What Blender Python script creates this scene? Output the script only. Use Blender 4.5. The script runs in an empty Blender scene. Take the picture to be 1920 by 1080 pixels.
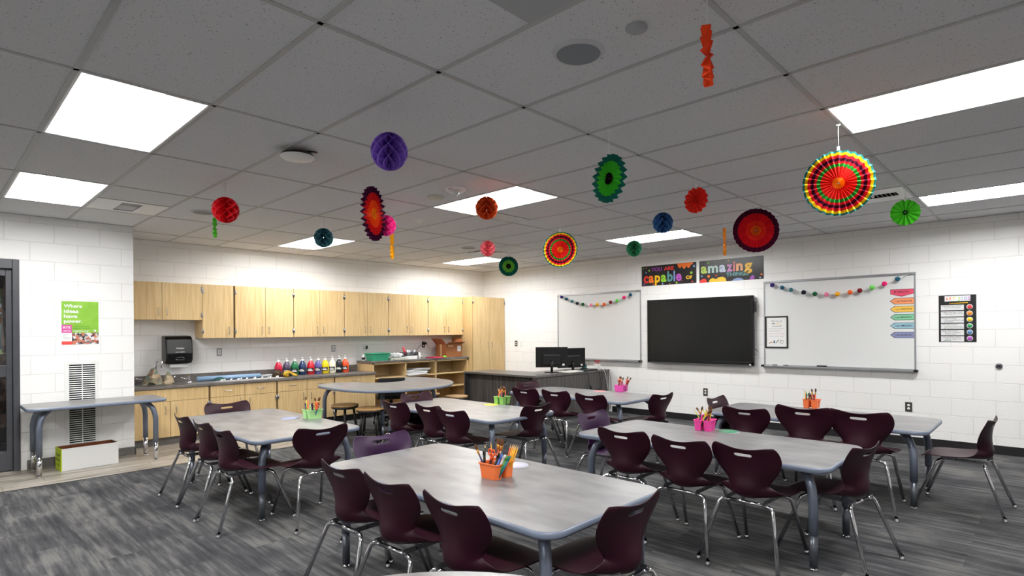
import bpy, bmesh, math, random
from mathutils import Vector, Matrix
C = bpy.context.scene.collection
S = bpy.context.scene
PI = math.pi
random.seed(7)

# ---------------------------------------------------------------- camera
cam = bpy.data.cameras.new('camera'); co = bpy.data.objects.new('camera', cam); C.objects.link(co)
YAW, ROLL = .7524, -.0075
F = Vector((-math.sin(YAW), math.cos(YAW), 0)); R0 = Vector((math.cos(YAW), math.sin(YAW), 0)); U0 = Vector((0, 0, 1))
R = R0*math.cos(ROLL)+U0*math.sin(ROLL); U = -R0*math.sin(ROLL)+U0*math.cos(ROLL)
CX, CY, CZ = 3.3988, -.5192, 1.435
co.matrix_world = Matrix(((R.x, U.x, -F.x, CX), (R.y, U.y, -F.y, CY), (R.z, U.z, -F.z, CZ), (0, 0, 0, 1)))
cam.sensor_width = 36; cam.lens = 36*1059.75/1920
cam.shift_x = (960-980.61)/1920; cam.shift_y = (620.1-540)/1920
cam.clip_start = .05; cam.clip_end = 200
S.camera = co
# ---------------------------------------------------------------- exposure, world, sun
S.view_settings.view_transform = 'Standard'; S.view_settings.look = 'None'
S.view_settings.exposure = 0.0; S.view_settings.gamma = 1.0
try: S.view_settings.use_curve_mapping = False
except Exception: pass
w = bpy.data.worlds.new('sky'); S.world = w; w.use_nodes = True
nt = w.node_tree; bg = nt.nodes['Background']
sky = nt.nodes.new('ShaderNodeTexSky'); sky.sky_type = 'HOSEK_WILKIE'; sky.turbidity = 3
sky.sun_direction = Vector((-.5, -.4, .75)).normalized()
nt.links.new(sky.outputs[0], bg.inputs[0]); bg.inputs[1].default_value = .9
sun = bpy.data.lights.new('sun', 'SUN'); sun.energy = 3.0; sun.angle = .02
so = bpy.data.objects.new('sun', sun); C.objects.link(so); so.rotation_euler = (math.radians(35), 0, math.radians(-60)); so.location = (-12, -2, 9)
LAMP = 66.0     # emission strength of the troffer lenses

# ---------------------------------------------------------------- materials
def srgb(r, g, b):
    f = lambda c: (c/255/12.92) if c/255 <= .04045 else ((c/255+.055)/1.055)**2.4
    return (f(r), f(g), f(b), 1)
MATS = {}
def mat(name, col=(200, 200, 200), rough=.5, metal=0, spec=.5, noise=0, scale=20, bump=0, emit=0, stretch=None, alpha=1, trans=0, coat=0, col2=None, detail=4):
    if name in MATS: return MATS[name]
    m = bpy.data.materials.new(name); m.use_nodes = True; MATS[name] = m
    n = m.node_tree.nodes; l = m.node_tree.links; b = n['Principled BSDF']
    c = srgb(*col)
    b.inputs['Roughness'].default_value = rough; b.inputs['Metallic'].default_value = metal
    b.inputs['Specular IOR Level'].default_value = spec
    b.inputs['Coat Weight'].default_value = coat; b.inputs['Transmission Weight'].default_value = trans
    b.inputs['Alpha'].default_value = alpha
    b.inputs['Base Color'].default_value = c
    tc = n.new('ShaderNodeTexCoord'); nz = n.new('ShaderNodeTexNoise'); nz.inputs['Scale'].default_value = scale; nz.inputs['Detail'].default_value = detail
    mp = n.new('ShaderNodeMapping'); mp.inputs['Scale'].default_value = stretch or (1, 1, 1)
    l.new(tc.outputs['Object'], mp.inputs['Vector']); l.new(mp.outputs[0], nz.inputs['Vector'])
    mx = n.new('ShaderNodeMix'); mx.data_type = 'RGBA'
    c2 = srgb(*col2) if col2 else tuple(max(0, min(1, v*(1-noise))) for v in c[:3])+(1,)
    mx.inputs[6].default_value = c; mx.inputs[7].default_value = c2
    cr = n.new('ShaderNodeMapRange'); cr.inputs[1].default_value = .35; cr.inputs[2].default_value = .65
    l.new(nz.outputs[0], cr.inputs[0]); l.new(cr.outputs[0], mx.inputs[0])
    if noise or col2: l.new(mx.outputs[2], b.inputs['Base Color'])
    if bump:
        bp = n.new('ShaderNodeBump'); bp.inputs['Strength'].default_value = bump; bp.inputs['Distance'].default_value = .002
        l.new(nz.outputs[0], bp.inputs['Height']); l.new(bp.outputs[0], b.inputs['Normal'])
    if emit:
        b.inputs['Emission Color'].default_value = c; b.inputs['Emission Strength'].default_value = emit
    return m
def rings_mat(name, bands, rough=.75):
    """colour printed in rings around the object's own axis (fan discs); bands = [(radius, rgb), ...]"""
    m = bpy.data.materials.new(name); m.use_nodes = True
    n = m.node_tree.nodes; l = m.node_tree.links; b = n['Principled BSDF']
    b.inputs['Roughness'].default_value = rough; b.inputs['Specular IOR Level'].default_value = .15
    tc = n.new('ShaderNodeTexCoord'); sp = n.new('ShaderNodeSeparateXYZ'); cb = n.new('ShaderNodeCombineXYZ')
    l.new(tc.outputs['Object'], sp.inputs[0]); l.new(sp.outputs[0], cb.inputs[0]); l.new(sp.outputs[2], cb.inputs[2])
    ln = n.new('ShaderNodeVectorMath'); ln.operation = 'LENGTH'; l.new(cb.outputs[0], ln.inputs[0])
    R_ = bands[-1][0]; dv = n.new('ShaderNodeMath'); dv.operation = 'DIVIDE'; dv.inputs[1].default_value = R_*1.02
    l.new(ln.outputs['Value'], dv.inputs[0])
    rp = n.new('ShaderNodeValToRGB'); rp.color_ramp.interpolation = 'CONSTANT'; e = rp.color_ramp.elements
    e[0].position = 0; e[0].color = srgb(*bands[0][1])
    e[1].position = bands[0][0]/R_/1.02; e[1].color = srgb(*bands[min(1, len(bands)-1)][1])
    for k in range(2, len(bands)):
        x = e.new(bands[k-1][0]/R_/1.02); x.color = srgb(*bands[k][1])
    l.new(dv.outputs[0], rp.inputs[0]); l.new(rp.outputs[0], b.inputs['Base Color'])
    tr = n.new('ShaderNodeBsdfTranslucent'); mx = n.new('ShaderNodeMixShader'); mx.inputs[0].default_value = .35
    l.new(rp.outputs[0], tr.inputs[0]); l.new(b.outputs[0], mx.inputs[1]); l.new(tr.outputs[0], mx.inputs[2]); l.new(mx.outputs[0], n['Material Output'].inputs[0])
    return m
def tissue(name, col):
    if name in MATS: return MATS[name]
    m = bpy.data.materials.new(name); m.use_nodes = True; MATS[name] = m
    n = m.node_tree.nodes; l = m.node_tree.links; out = n['Material Output']; n.remove(n['Principled BSDF'])
    d = n.new('ShaderNodeBsdfDiffuse'); tr = n.new('ShaderNodeBsdfTranslucent'); mx = n.new('ShaderNodeMixShader'); mx.inputs[0].default_value = .18
    tc = n.new('ShaderNodeTexCoord'); nz = n.new('ShaderNodeTexNoise'); nz.inputs['Scale'].default_value = 60; l.new(tc.outputs['Object'], nz.inputs[0])
    c = n.new('ShaderNodeMix'); c.data_type = 'RGBA'; c.inputs[6].default_value = srgb(*col); c.inputs[7].default_value = srgb(*[min(255, v*1.12+8) for v in col]); l.new(nz.outputs[0], c.inputs[0])
    l.new(c.outputs[2], d.inputs[0]); l.new(c.outputs[2], tr.inputs[0]); l.new(d.outputs[0], mx.inputs[1]); l.new(tr.outputs[0], mx.inputs[2]); l.new(mx.outputs[0], out.inputs[0])
    return m
def brick_mat():
    m = bpy.data.materials.new('painted_block'); m.use_nodes = True
    n = m.node_tree.nodes; l = m.node_tree.links; b = n['Principled BSDF']; b.inputs['Roughness'].default_value = .55
    tc = n.new('ShaderNodeTexCoord'); ge = n.new('ShaderNodeNewGeometry')
    sp = n.new('ShaderNodeSeparateXYZ'); l.new(tc.outputs['Object'], sp.inputs[0])
    sn = n.new('ShaderNodeSeparateXYZ'); l.new(ge.outputs['Normal'], sn.inputs[0])
    ab = n.new('ShaderNodeMath'); ab.operation = 'ABSOLUTE'; l.new(sn.outputs[0], ab.inputs[0])
    gt = n.new('ShaderNodeMath'); gt.operation = 'GREATER_THAN'; gt.inputs[1].default_value = .5; l.new(ab.outputs[0], gt.inputs[0])
    mx = n.new('ShaderNodeMix'); l.new(gt.outputs[0], mx.inputs[0]); l.new(sp.outputs[0], mx.inputs[2]); l.new(sp.outputs[1], mx.inputs[3])
    ofs = n.new('ShaderNodeMath'); ofs.operation = 'ADD'; ofs.inputs[1].default_value = 20.03; l.new(mx.outputs[0], ofs.inputs[0])
    oz = n.new('ShaderNodeMath'); oz.operation = 'ADD'; oz.inputs[1].default_value = .012; l.new(sp.outputs[2], oz.inputs[0])
    cb = n.new('ShaderNodeCombineXYZ'); l.new(ofs.outputs[0], cb.inputs[0]); l.new(oz.outputs[0], cb.inputs[1])
    br = n.new('ShaderNodeTexBrick'); br.inputs['Scale'].default_value = 1; br.inputs['Brick Width'].default_value = .4064; br.inputs['Row Height'].default_value = .2032
    br.inputs['Mortar Size'].default_value = .0045; br.inputs['Mortar Smooth'].default_value = .4; br.offset = .5; br.inputs['Bias'].default_value = 0
    br.inputs['Color1'].default_value = srgb(245, 244, 242); br.inputs['Color2'].default_value = srgb(243, 242, 240); br.inputs['Mortar'].default_value = srgb(228, 227, 225)
    l.new(cb.outputs[0], br.inputs[0]); l.new(br.outputs[0], b.inputs['Base Color'])
    nz = n.new('ShaderNodeTexNoise'); nz.inputs['Scale'].default_value = 90; nz.inputs['Detail'].default_value = 5; l.new(tc.outputs['Object'], nz.inputs['Vector'])
    s1 = n.new('ShaderNodeMath'); s1.operation = 'MULTIPLY_ADD'; s1.inputs[1].default_value = -1.2; l.new(br.outputs['Fac'], s1.inputs[0]); l.new(nz.outputs[0], s1.inputs[2])
    bp = n.new('ShaderNodeBump'); bp.inputs['Strength'].default_value = .55; bp.inputs['Distance'].default_value = .004
    l.new(s1.outputs[0], bp.inputs['Height']); l.new(bp.outputs[0], b.inputs['Normal'])
    return m
def carpet_mat():
    """grey carpet planks .25 x 1.0 m, streaks along x with lighter worn-looking pattern patches"""
    m = bpy.data.materials.new('carpet'); m.use_nodes = True
    n = m.node_tree.nodes; l = m.node_tree.links; b = n['Principled BSDF']; b.inputs['Roughness'].default_value = .95; b.inputs['Specular IOR Level'].default_value = .1
    tc = n.new('ShaderNodeTexCoord')
    br = n.new('ShaderNodeTexBrick'); br.inputs['Scale'].default_value = 1; br.inputs['Brick Width'].default_value = 1.0; br.inputs['Row Height'].default_value = .25
    br.inputs['Mortar Size'].default_value = 0; br.inputs['Color1'].default_value = (0, 0, 0, 1); br.inputs['Color2'].default_value = (1, 1, 1, 1)
    l.new(tc.outputs['Object'], br.inputs[0])
    ad = n.new('ShaderNodeVectorMath'); ad.operation = 'MULTIPLY_ADD'; ad.inputs[1].default_value = (3.1, 4.7, 9); l.new(br.outputs[0], ad.inputs[0]); l.new(tc.outputs['Object'], ad.inputs[2])
    mp = n.new('ShaderNodeMapping'); mp.inputs['Scale'].default_value = (1.5, 17, 1); l.new(ad.outputs[0], mp.inputs[0])
    nz = n.new('ShaderNodeTexNoise'); nz.inputs['Scale'].default_value = 1.5; nz.inputs['Detail'].default_value = 5; nz.inputs['Roughness'].default_value = .58; l.new(mp.outputs[0], nz.inputs[0])
    n2 = n.new('ShaderNodeTexNoise'); n2.inputs['Scale'].default_value = 1.9; n2.inputs['Detail'].default_value = 3; l.new(tc.outputs['Object'], n2.inputs[0])
    n3 = n.new('ShaderNodeTexNoise'); n3.inputs['Scale'].default_value = 260; n3.inputs['Detail'].default_value = 2; l.new(tc.outputs['Object'], n3.inputs[0])
    a1 = n.new('ShaderNodeMath'); a1.operation = 'MULTIPLY_ADD'; a1.inputs[1].default_value = .85; l.new(n2.outputs[0], a1.inputs[0]); l.new(nz.outputs[0], a1.inputs[2])
    a2 = n.new('ShaderNodeMath'); a2.operation = 'MULTIPLY_ADD'; a2.inputs[1].default_value = .60; l.new(n3.outputs[0], a2.inputs[0]); l.new(a1.outputs[0], a2.inputs[2])
    sb = n.new('ShaderNodeSeparateColor'); l.new(br.outputs[0], sb.inputs[0]); a3 = n.new('ShaderNodeMath'); a3.operation = 'MULTIPLY_ADD'; a3.inputs[1].default_value = .14; l.new(sb.outputs[0], a3.inputs[0]); l.new(a2.outputs[0], a3.inputs[2])
    rib = n.new('ShaderNodeTexWave'); rib.bands_direction = 'X'; rib.inputs['Scale'].default_value = 38; rib.inputs['Distortion'].default_value = 1.5; l.new(tc.outputs['Object'], rib.inputs[0])
    a4 = n.new('ShaderNodeMath'); a4.operation = 'MULTIPLY_ADD'; a4.inputs[1].default_value = .10; l.new(rib.outputs['Fac'], a4.inputs[0]); l.new(a3.outputs[0], a4.inputs[2])
    rp = n.new('ShaderNodeValToRGB'); e = rp.color_ramp.elements
    e[0].position = .66; e[0].color = srgb(46, 47, 50); e[1].position = 1.0; e[1].color = srgb(108, 107, 105)
    x = e.new(.86); x.color = srgb(74, 74, 76)
    hf = n.new('ShaderNodeMath'); hf.operation = 'MULTIPLY'; hf.inputs[1].default_value = .64; l.new(a4.outputs[0], hf.inputs[0])
    l.new(hf.outputs[0], rp.inputs[0]); l.new(rp.outputs[0], b.inputs['Base Color'])
    bp = n.new('ShaderNodeBump'); bp.inputs['Strength'].default_value = .5; bp.inputs['Distance'].default_value = .003; l.new(a2.outputs[0], bp.inputs['Height']); l.new(bp.outputs[0], b.inputs['Normal'])
    return m
def plank_tile_mat():
    m = bpy.data.materials.new('floor_tile'); m.use_nodes = True
    n = m.node_tree.nodes; l = m.node_tree.links; b = n['Principled BSDF']; b.inputs['Roughness'].default_value = .38
    tc = n.new('ShaderNodeTexCoord'); mp = n.new('ShaderNodeMapping'); mp.inputs['Rotation'].default_value = (0, 0, PI/2); l.new(tc.outputs['Object'], mp.inputs[0])
    br = n.new('ShaderNodeTexBrick'); br.inputs['Scale'].default_value = 1; br.inputs['Brick Width'].default_value = .9; br.inputs['Row Height'].default_value = .2
    br.inputs['Mortar Size'].default_value = .004; br.inputs['Color1'].default_value = (0, 0, 0, 1); br.inputs['Color2'].default_value = (1, 1, 1, 1); br.offset = .35
    br.inputs['Mortar'].default_value = (.5, .5, .5, 1)
    l.new(mp.outputs[0], br.inputs[0])
    ad = n.new('ShaderNodeVectorMath'); ad.operation = 'MULTIPLY_ADD'; ad.inputs[1].default_value = (3, 5, 7); l.new(br.outputs[0], ad.inputs[0]); l.new(tc.outputs['Object'], ad.inputs[2])
    m2 = n.new('ShaderNodeMapping'); m2.inputs['Scale'].default_value = (22, 1.5, 1); l.new(ad.outputs[0], m2.inputs[0])
    nz = n.new('ShaderNodeTexNoise'); nz.inputs['Scale'].default_value = 1; nz.inputs['Detail'].default_value = 5; l.new(m2.outputs[0], nz.inputs[0])
    rp = n.new('ShaderNodeValToRGB'); e = rp.color_ramp.elements; e[0].position = .32; e[0].color = srgb(106, 99, 88); e[1].position = .62; e[1].color = srgb(178, 170, 158)
    l.new(nz.outputs[0], rp.inputs[0])
    mx = n.new('ShaderNodeMix'); mx.data_type = 'RGBA'; mx.inputs[7].default_value = srgb(118, 110, 100)
    l.new(br.outputs['Fac'], mx.inputs[0]); l.new(rp.outputs[0], mx.inputs[6]); l.new(mx.outputs[2], b.inputs['Base Color'])
    return m
def ceiling_mat():
    m = bpy.data.materials.new('ceiling_tile'); m.use_nodes = True
    n = m.node_tree.nodes; l = m.node_tree.links; b = n['Principled BSDF']; b.inputs['Roughness'].default_value = .9
    tc = n.new('ShaderNodeTexCoord'); vo = n.new('ShaderNodeTexVoronoi'); vo.inputs['Scale'].default_value = 85; l.new(tc.outputs['Object'], vo.inputs[0])
    nz = n.new('ShaderNodeTexNoise'); nz.inputs['Scale'].default_value = 60; nz.inputs['Detail'].default_value = 6; l.new(tc.outputs['Object'], nz.inputs[0])
    ad = n.new('ShaderNodeMath'); ad.operation = 'MULTIPLY_ADD'; ad.inputs[1].default_value = .8; l.new(nz.outputs[0], ad.inputs[0]); l.new(vo.outputs['Distance'], ad.inputs[2])
    rp = n.new('ShaderNodeValToRGB'); e = rp.color_ramp.elements; e[0].position = .49; e[0].color = srgb(104, 104, 106); e[1].position = .56; e[1].color = srgb(214, 214, 216)
    l.new(ad.outputs[0], rp.inputs[0]); l.new(rp.outputs[0], b.inputs['Base Color'])
    return m
def wood_mat(name, c1, c2, stretch=(14, 14, .7), rough=.42, scale=3.2):
    return mat(name, c1, rough, noise=.1, scale=scale, stretch=stretch, col2=c2, detail=5)
def blotch_mat(name, cols, scale, rough=.5, seed=0):
    m = bpy.data.materials.new(name); m.use_nodes = True
    n = m.node_tree.nodes; l = m.node_tree.links; b = n['Principled BSDF']; b.inputs['Roughness'].default_value = rough
    tc = n.new('ShaderNodeTexCoord'); vo = n.new('ShaderNodeTexVoronoi'); vo.inputs['Scale'].default_value = scale; l.new(tc.outputs['Object'], vo.inputs[0])
    sp = n.new('ShaderNodeSeparateColor'); l.new(vo.outputs['Color'], sp.inputs[0])
    rp = n.new('ShaderNodeValToRGB'); rp.color_ramp.interpolation = 'CONSTANT'; e = rp.color_ramp.elements
    e[0].position = 0; e[0].color = srgb(*cols[0]); e[1].position = 1/len(cols); e[1].color = srgb(*cols[1])
    for k in range(2, len(cols)): x = e.new(k/len(cols)); x.color = srgb(*cols[k])
    l.new(sp.outputs[0], rp.inputs[0]); l.new(rp.outputs[0], b.inputs['Base Color'])
    return m

M = {}
M['block'] = brick_mat(); M['carpet'] = carpet_mat(); M['ftile'] = plank_tile_mat(); M['ceil'] = ceiling_mat()
M['grid'] = mat('ceiling_grid_paint', (178, 178, 178), .5)
M['maple'] = wood_mat('maple', (220, 191, 141), (202, 170, 119))
M['maple_in'] = wood_mat('maple_inside', (210, 182, 138), (194, 164, 118))
M['seam'] = mat('dark_seam', (60, 42, 26), .7)
M['counter'] = mat('counter_laminate', (118, 112, 108), .35, noise=.35, scale=9, detail=8)
M['basebd'] = mat('tile_base', (120, 116, 112), .5, noise=.3, scale=5, stretch=(1, 1, 8))
M['blackbase'] = mat('rubber_base', (28, 26, 28), .45)
M['chrome'] = mat('chrome', (215, 215, 218), .12, metal=1)
M['steel'] = mat('brushed_steel', (170, 170, 172), .3, metal=1)
M['darksteel'] = mat('dark_steel', (120, 120, 124), .32, metal=1)  # steel of a darker tone
M['tabletop'] = mat('grey_laminate', (143, 142, 142), .33, scale=3.5, stretch=(1, 2.4, 1), col2=(117, 116, 117), detail=9)
M['edge'] = mat('blue_grey_edge', (118, 128, 146), .35)
M['tleg'] = mat('blue_grey_powder_coat', (112, 120, 136), .3, metal=.35)
M['tinsert'] = mat('leg_insert_grey', (104, 108, 116), .3, metal=.6)
M['maroon'] = mat('maroon_plastic', (46, 8, 26), .42, noise=.12, scale=6, spec=.32)
M['maroon2'] = mat('plum_plastic', (66, 28, 74), .38, noise=.12, scale=6)
M['black'] = mat('black_plastic', (16, 16, 17), .35)
M['screen'] = mat('black_screen', (14, 15, 15), .22)
M['bezel'] = mat('black_bezel', (10, 10, 11), .3)
M['white'] = mat('white_plastic', (235, 235, 232), .4)
M['whitebd'] = mat('whiteboard_enamel', (226, 227, 226), .16)
M['alum'] = mat('aluminium', (176, 178, 182), .35, metal=.8)
M['lampreflect'] = mat('lamp_reflector_enamel', (150, 150, 150), .5)
M['reflector'] = mat('troffer_white', (242, 242, 242), .45)
M['darkvoid'] = mat('vent_void', (14, 14, 14), .9)
M['door'] = mat('door_grey_paint', (72, 73, 78), .4, noise=.15, scale=8)
M['glass'] = mat('door_glass', (255, 255, 255), .02, trans=1, spec=.5)
M['deskwood'] = wood_mat('charcoal_oak', (92, 88, 86), (58, 54, 54), stretch=(12, 12, .5), scale=3.2, rough=.5)
M['desktop'] = mat('charcoal_oak_top', (98, 94, 92), .32, scale=2.2, stretch=(.7, 12, 1), col2=(70, 67, 66), detail=6)
M['cardboard'] = mat('cardboard', (168, 106, 62), .8, noise=.15, scale=10)
M['cardedge'] = mat('cardboard_light', (206, 160, 110), .8)
M['stoolwood'] = mat('stool_seat_wood', (196, 156, 104), .4, scale=4, stretch=(1, 9, 1), col2=(172, 130, 82))
M['paper'] = mat('paper_white', (236, 236, 234), .7)
def pm(name, *c, rough=.5, **k): return mat(name, c, rough, **k)

# ---------------------------------------------------------------- mesh helpers
def box(bm, x0, x1, y0, y1, z0, z1, mi=0, M_=None):
    vs = [bm.verts.new(Vector(p) if M_ is None else M_ @ Vector(p)) for p in ((x0, y0, z0), (x1, y0, z0), (x1, y1, z0), (x0, y1, z0), (x0, y0, z1), (x1, y0, z1), (x1, y1, z1), (x0, y1, z1))]
    fs = []
    for q in ((0, 3, 2, 1), (4, 5, 6, 7), (0, 1, 5, 4), (1, 2, 6, 5), (2, 3, 7, 6), (3, 0, 4, 7)):
        f = bm.faces.new([vs[i] for i in q]); f.material_index = mi; fs.append(f)
    return vs
def frames(pts):
    n = len(pts); T = []
    for i in range(n):
        a = pts[max(0, i-1)]; b = pts[min(n-1, i+1)]; T.append((b-a).normalized())
    up = Vector((0, 0, 1)) if abs(T[0].z) < .9 else Vector((0, 1, 0))
    N = (up-T[0]*up.dot(T[0])).normalized(); out = []
    for t in T:
        N = (N-t*N.dot(t)).normalized(); out.append((t, N, t.cross(N)))
    return out
def tube(bm, pts, r, seg=10, mi=0, caps=True, closed=False):
    pts = [Vector(p) for p in pts]
    if closed: pts = pts+[pts[0]]
    rs = r if isinstance(r, (list, tuple)) else [r]*len(pts)
    fr = frames(pts); rings = []
    for p, (t, a, b), q in zip(pts, fr, rs):
        rings.append([bm.verts.new(p+(a*math.cos(2*PI*k/seg)+b*math.sin(2*PI*k/seg))*q) for k in range(seg)])
    for i in range(len(rings)-1):
        for k in range(seg):
            f = bm.faces.new((rings[i][k], rings[i][(k+1) % seg], rings[i+1][(k+1) % seg], rings[i+1][k])); f.smooth = True; f.material_index = mi
    if caps:
        for rg, s in ((rings[0], -1), (rings[-1], 1)):
            f = bm.faces.new(rg if s > 0 else rg[::-1]); f.material_index = mi
def bend(pts, rad, n=5):
    """round the inner corners of a polyline"""
    pts = [Vector(p) for p in pts]; out = [pts[0]]
    for i in range(1, len(pts)-1):
        a, b, c = pts[i-1], pts[i], pts[i+1]
        d1 = (a-b); d2 = (c-b); q = min(rad, d1.length*.49, d2.length*.49)
        p0 = b+d1.normalized()*q; p1 = b+d2.normalized()*q
        for k in range(n+1):
            t = k/n; out.append(p0*(1-t)**2+b*2*t*(1-t)+p1*t*t)
    out.append(pts[-1]); return out
def lathe(bm, prof, seg=24, M_=None, mi=0, smooth=True):
    rings = []
    for r, z in prof:
        if r < 1e-6: rings.append([bm.verts.new(M_ @ Vector((0, 0, z)) if M_ else (0, 0, z))])
        else:
            rings.append([bm.verts.new((M_ @ Vector((r*math.cos(2*PI*k/seg), r*math.sin(2*PI*k/seg), z))) if M_ else (r*math.cos(2*PI*k/seg), r*math.sin(2*PI*k/seg), z)) for k in range(seg)])
    for a, b in zip(rings, rings[1:]):
        for k in range(seg):
            k2 = (k+1) % seg
            if len(a) == 1 and len(b) == 1: continue
            if len(a) == 1: f = bm.faces.new((a[0], b[k2], b[k]))
            elif len(b) == 1: f = bm.faces.new((a[k], a[k2], b[0]))
            else: f = bm.faces.new((a[k], a[k2], b[k2], b[k]))
            f.smooth = smooth; f.material_index = mi
def prism(bm, outline, z0, z1, mi=0, M_=None, smooth=False):
    T = (lambda p: M_ @ Vector(p)) if M_ else (lambda p: Vector(p))
    a = [bm.verts.new(T((x, y, z0))) for x, y in outline]; b = [bm.verts.new(T((x, y, z1))) for x, y in outline]
    n = len(a)
    f = bm.faces.new(a[::-1]); f.material_index = mi
    f = bm.faces.new(b); f.material_index = mi
    for k in range(n):
        f = bm.faces.new((a[k], a[(k+1) % n], b[(k+1) % n], b[k])); f.material_index = mi; f.smooth = smooth
def rrect(hx, hy, r, n=6, cx=0, cy=0):
    o = []
    for sx, sy, a0 in ((1, 1, 0), (-1, 1, 90), (-1, -1, 180), (1, -1, 270)):
        for k in range(n+1):
            a = math.radians(a0+90*k/n); o.append((cx+sx*(hx-r)+r*math.cos(a), cy+sy*(hy-r)+r*math.sin(a)))
    return o
def obj(name, bm, m, parent=None, bevel=0, smooth=False, seg=2, label=None, loc=None):
    bmesh.ops.recalc_face_normals(bm, faces=bm.faces)
    me = bpy.data.meshes.new(name); bm.to_mesh(me); bm.free()
    for x in (m if isinstance(m, (list, tuple)) else [m]): me.materials.append(x)
    if smooth:
        for p in me.polygons: p.use_smooth = True
    o = bpy.data.objects.new(name, me); C.objects.link(o)
    if parent: o.parent = parent
    if loc: o.location = loc
    if bevel:
        b = o.modifiers.new('bevel', 'BEVEL'); b.width = bevel; b.segments = seg; b.limit_method = 'ANGLE'; b.angle_limit = math.radians(40)
    if label: o['label'] = label
    return o
def B(name, m, parent, *boxes, bevel=0, label=None, loc=None):
    bm = bmesh.new()
    for b in boxes: box(bm, *b)
    return obj(name, bm, m, parent, bevel=bevel, label=label, loc=loc)
def thing(name, label, cat, loc=(0, 0, 0), rz=0, group=None):
    o = bpy.data.objects.new(name, None); C.objects.link(o); o.empty_display_size = .1
    o.location = loc; o.rotation_euler = (0, 0, rz); o['label'] = label; o['category'] = cat
    if group: o['group'] = group
    return o
def tag(o, label, cat, group=None):
    o['label'] = label; o['category'] = cat
    if group: o['group'] = group
    return o
def struct(o): o['kind'] = 'structure'; return o
def kids(o): return KIDS.get(o.name, [])
def dup(o, loc=None, rz=None, label=None, group=None, parent=None, scale=None):
    c = o.copy(); C.objects.link(c)
    if parent: c.parent = parent; c.matrix_parent_inverse = o.matrix_parent_inverse.copy()
    if loc is not None: c.location = loc
    if rz is not None: c.rotation_euler = (0, 0, rz)
    if scale is not None: c.scale = scale
    if label: c['label'] = label
    if group: c['group'] = group
    for ch in list(o.children): dup(ch, parent=c)
    return c
TXT = {}
def text_verts(s, size, bold=0.0):
    k = (s, bold)
    if k not in TXT:
        cu = bpy.data.curves.new('lettering', 'FONT'); cu.body = s; cu.size = 1; cu.offset = bold; cu.resolution_u = 3
        o = bpy.data.objects.new('lettering', cu); C.objects.link(o)
        dg = bpy.context.evaluated_depsgraph_get(); dg.update(); me = bpy.data.meshes.new_from_object(o.evaluated_get(dg))
        vs = [tuple(v.co) for v in me.vertices]; ps = [tuple(p.vertices) for p in me.polygons]
        bpy.data.objects.remove(o); bpy.data.curves.remove(cu); bpy.data.meshes.remove(me)
        TXT[k] = (vs, ps)
    return TXT[k]
def lettering(parent, lines, name='lettering'):
    """lines: (text, x, y, height, material, bold, align, width or None) in the parent's own XZ plane facing -Y"""
    bm = bmesh.new(); mats = []
    for s, x, z, size, m, bold, al, wd in lines:
        if m not in mats: mats.append(m)
        vs, ps = text_verts(s, size, bold)
        if not vs: continue
        x0 = min(v[0] for v in vs); x1 = max(v[0] for v in vs)
        sx = size if wd is None else wd/(x1-x0)
        off = {'l': x0, 'c': (x0+x1)/2, 'r': x1}[al]
        nv = [bm.verts.new((x+(v[0]-off)*sx, 0, z+v[1]*size)) for v in vs]
        for p in ps:
            try:
                f = bm.faces.new([nv[i] for i in p]); f.material_index = mats.index(m)
            except ValueError: pass
    me = bpy.data.meshes.new(name); bm.to_mesh(me); bm.free()
    for x in mats: me.materials.append(x)
    o = bpy.data.objects.new(name, me); C.objects.link(o); o.parent = parent
    return o

# ---------------------------------------------------------------- room
ZC = 2.703; WA = -5.53; WB = 7.8; WP = -4.55; PY = 1.22; WR = 6.2; WF = -4.4; TX, TY = 1.2192, .6096
struct(B('floor', M['carpet'], None, (-3.58, WR+.1, WF-.1, WB+.1, -.08, 0), (WA-.1, -3.58, 2.95, WB+.1, -.08, 0)))
struct(B('floor', M['ftile'], None, (WA-.1, -3.58, WF-.1, 2.95, -.08, .0015)))
struct(B('trim_1', M['darksteel'], None, (-3.583, -3.577, WF, 2.95, 0, .004)))
bm = bmesh.new()
box(bm, WA-.2, WR+.2, WB, WB+.2, -.08, ZC+.12); struct(obj('wall_back', bm, M['block']))
bm = bmesh.new(); box(bm, WA-.2, WA, PY, WB, -.08, ZC+.12); struct(obj('wall_left', bm, M['block']))
# the projecting part of the left wall, with the door opening (y -.86 .. .20)
bm = bmesh.new(); box(bm, WP-.22, WP, .20, PY, -.08, ZC+.12); box(bm, WP-.22, WP, WF, -.86, -.08, ZC+.12); box(bm, WP-.22, WP, -.86, .20, 2.224, ZC+.12)
box(bm, WA-.2, WP-.22, PY-.2, PY, -.08, ZC+.12); struct(obj('wall_left', bm, M['block']))
bm = bmesh.new(); box(bm, WP-.22, WR+.2, WF-.2, WF, -.08, ZC+.12); struct(obj('wall_front', bm, M['block']))
bm = bmesh.new(); box(bm, WR, WR+.2, WF, WB, -.08, ZC+.12); struct(obj('wall_right', bm, M['block']))
struct(B('baseboard_back', M['blackbase'], None, (-2.25, WR, WB-.008, WB, 0, .10), bevel=.003))
struct(B('baseboard_right', M['blackbase'], None, (WR-.008, WR, WF, WB-.01, 0, .10), bevel=.003))
struct(B('baseboard_left', M['basebd'], None, (WP, WP+.01, .255, PY+.01, 0, .10), (WP-.32, WP+.01, PY, PY+.012, 0, .10), bevel=.002))

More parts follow.
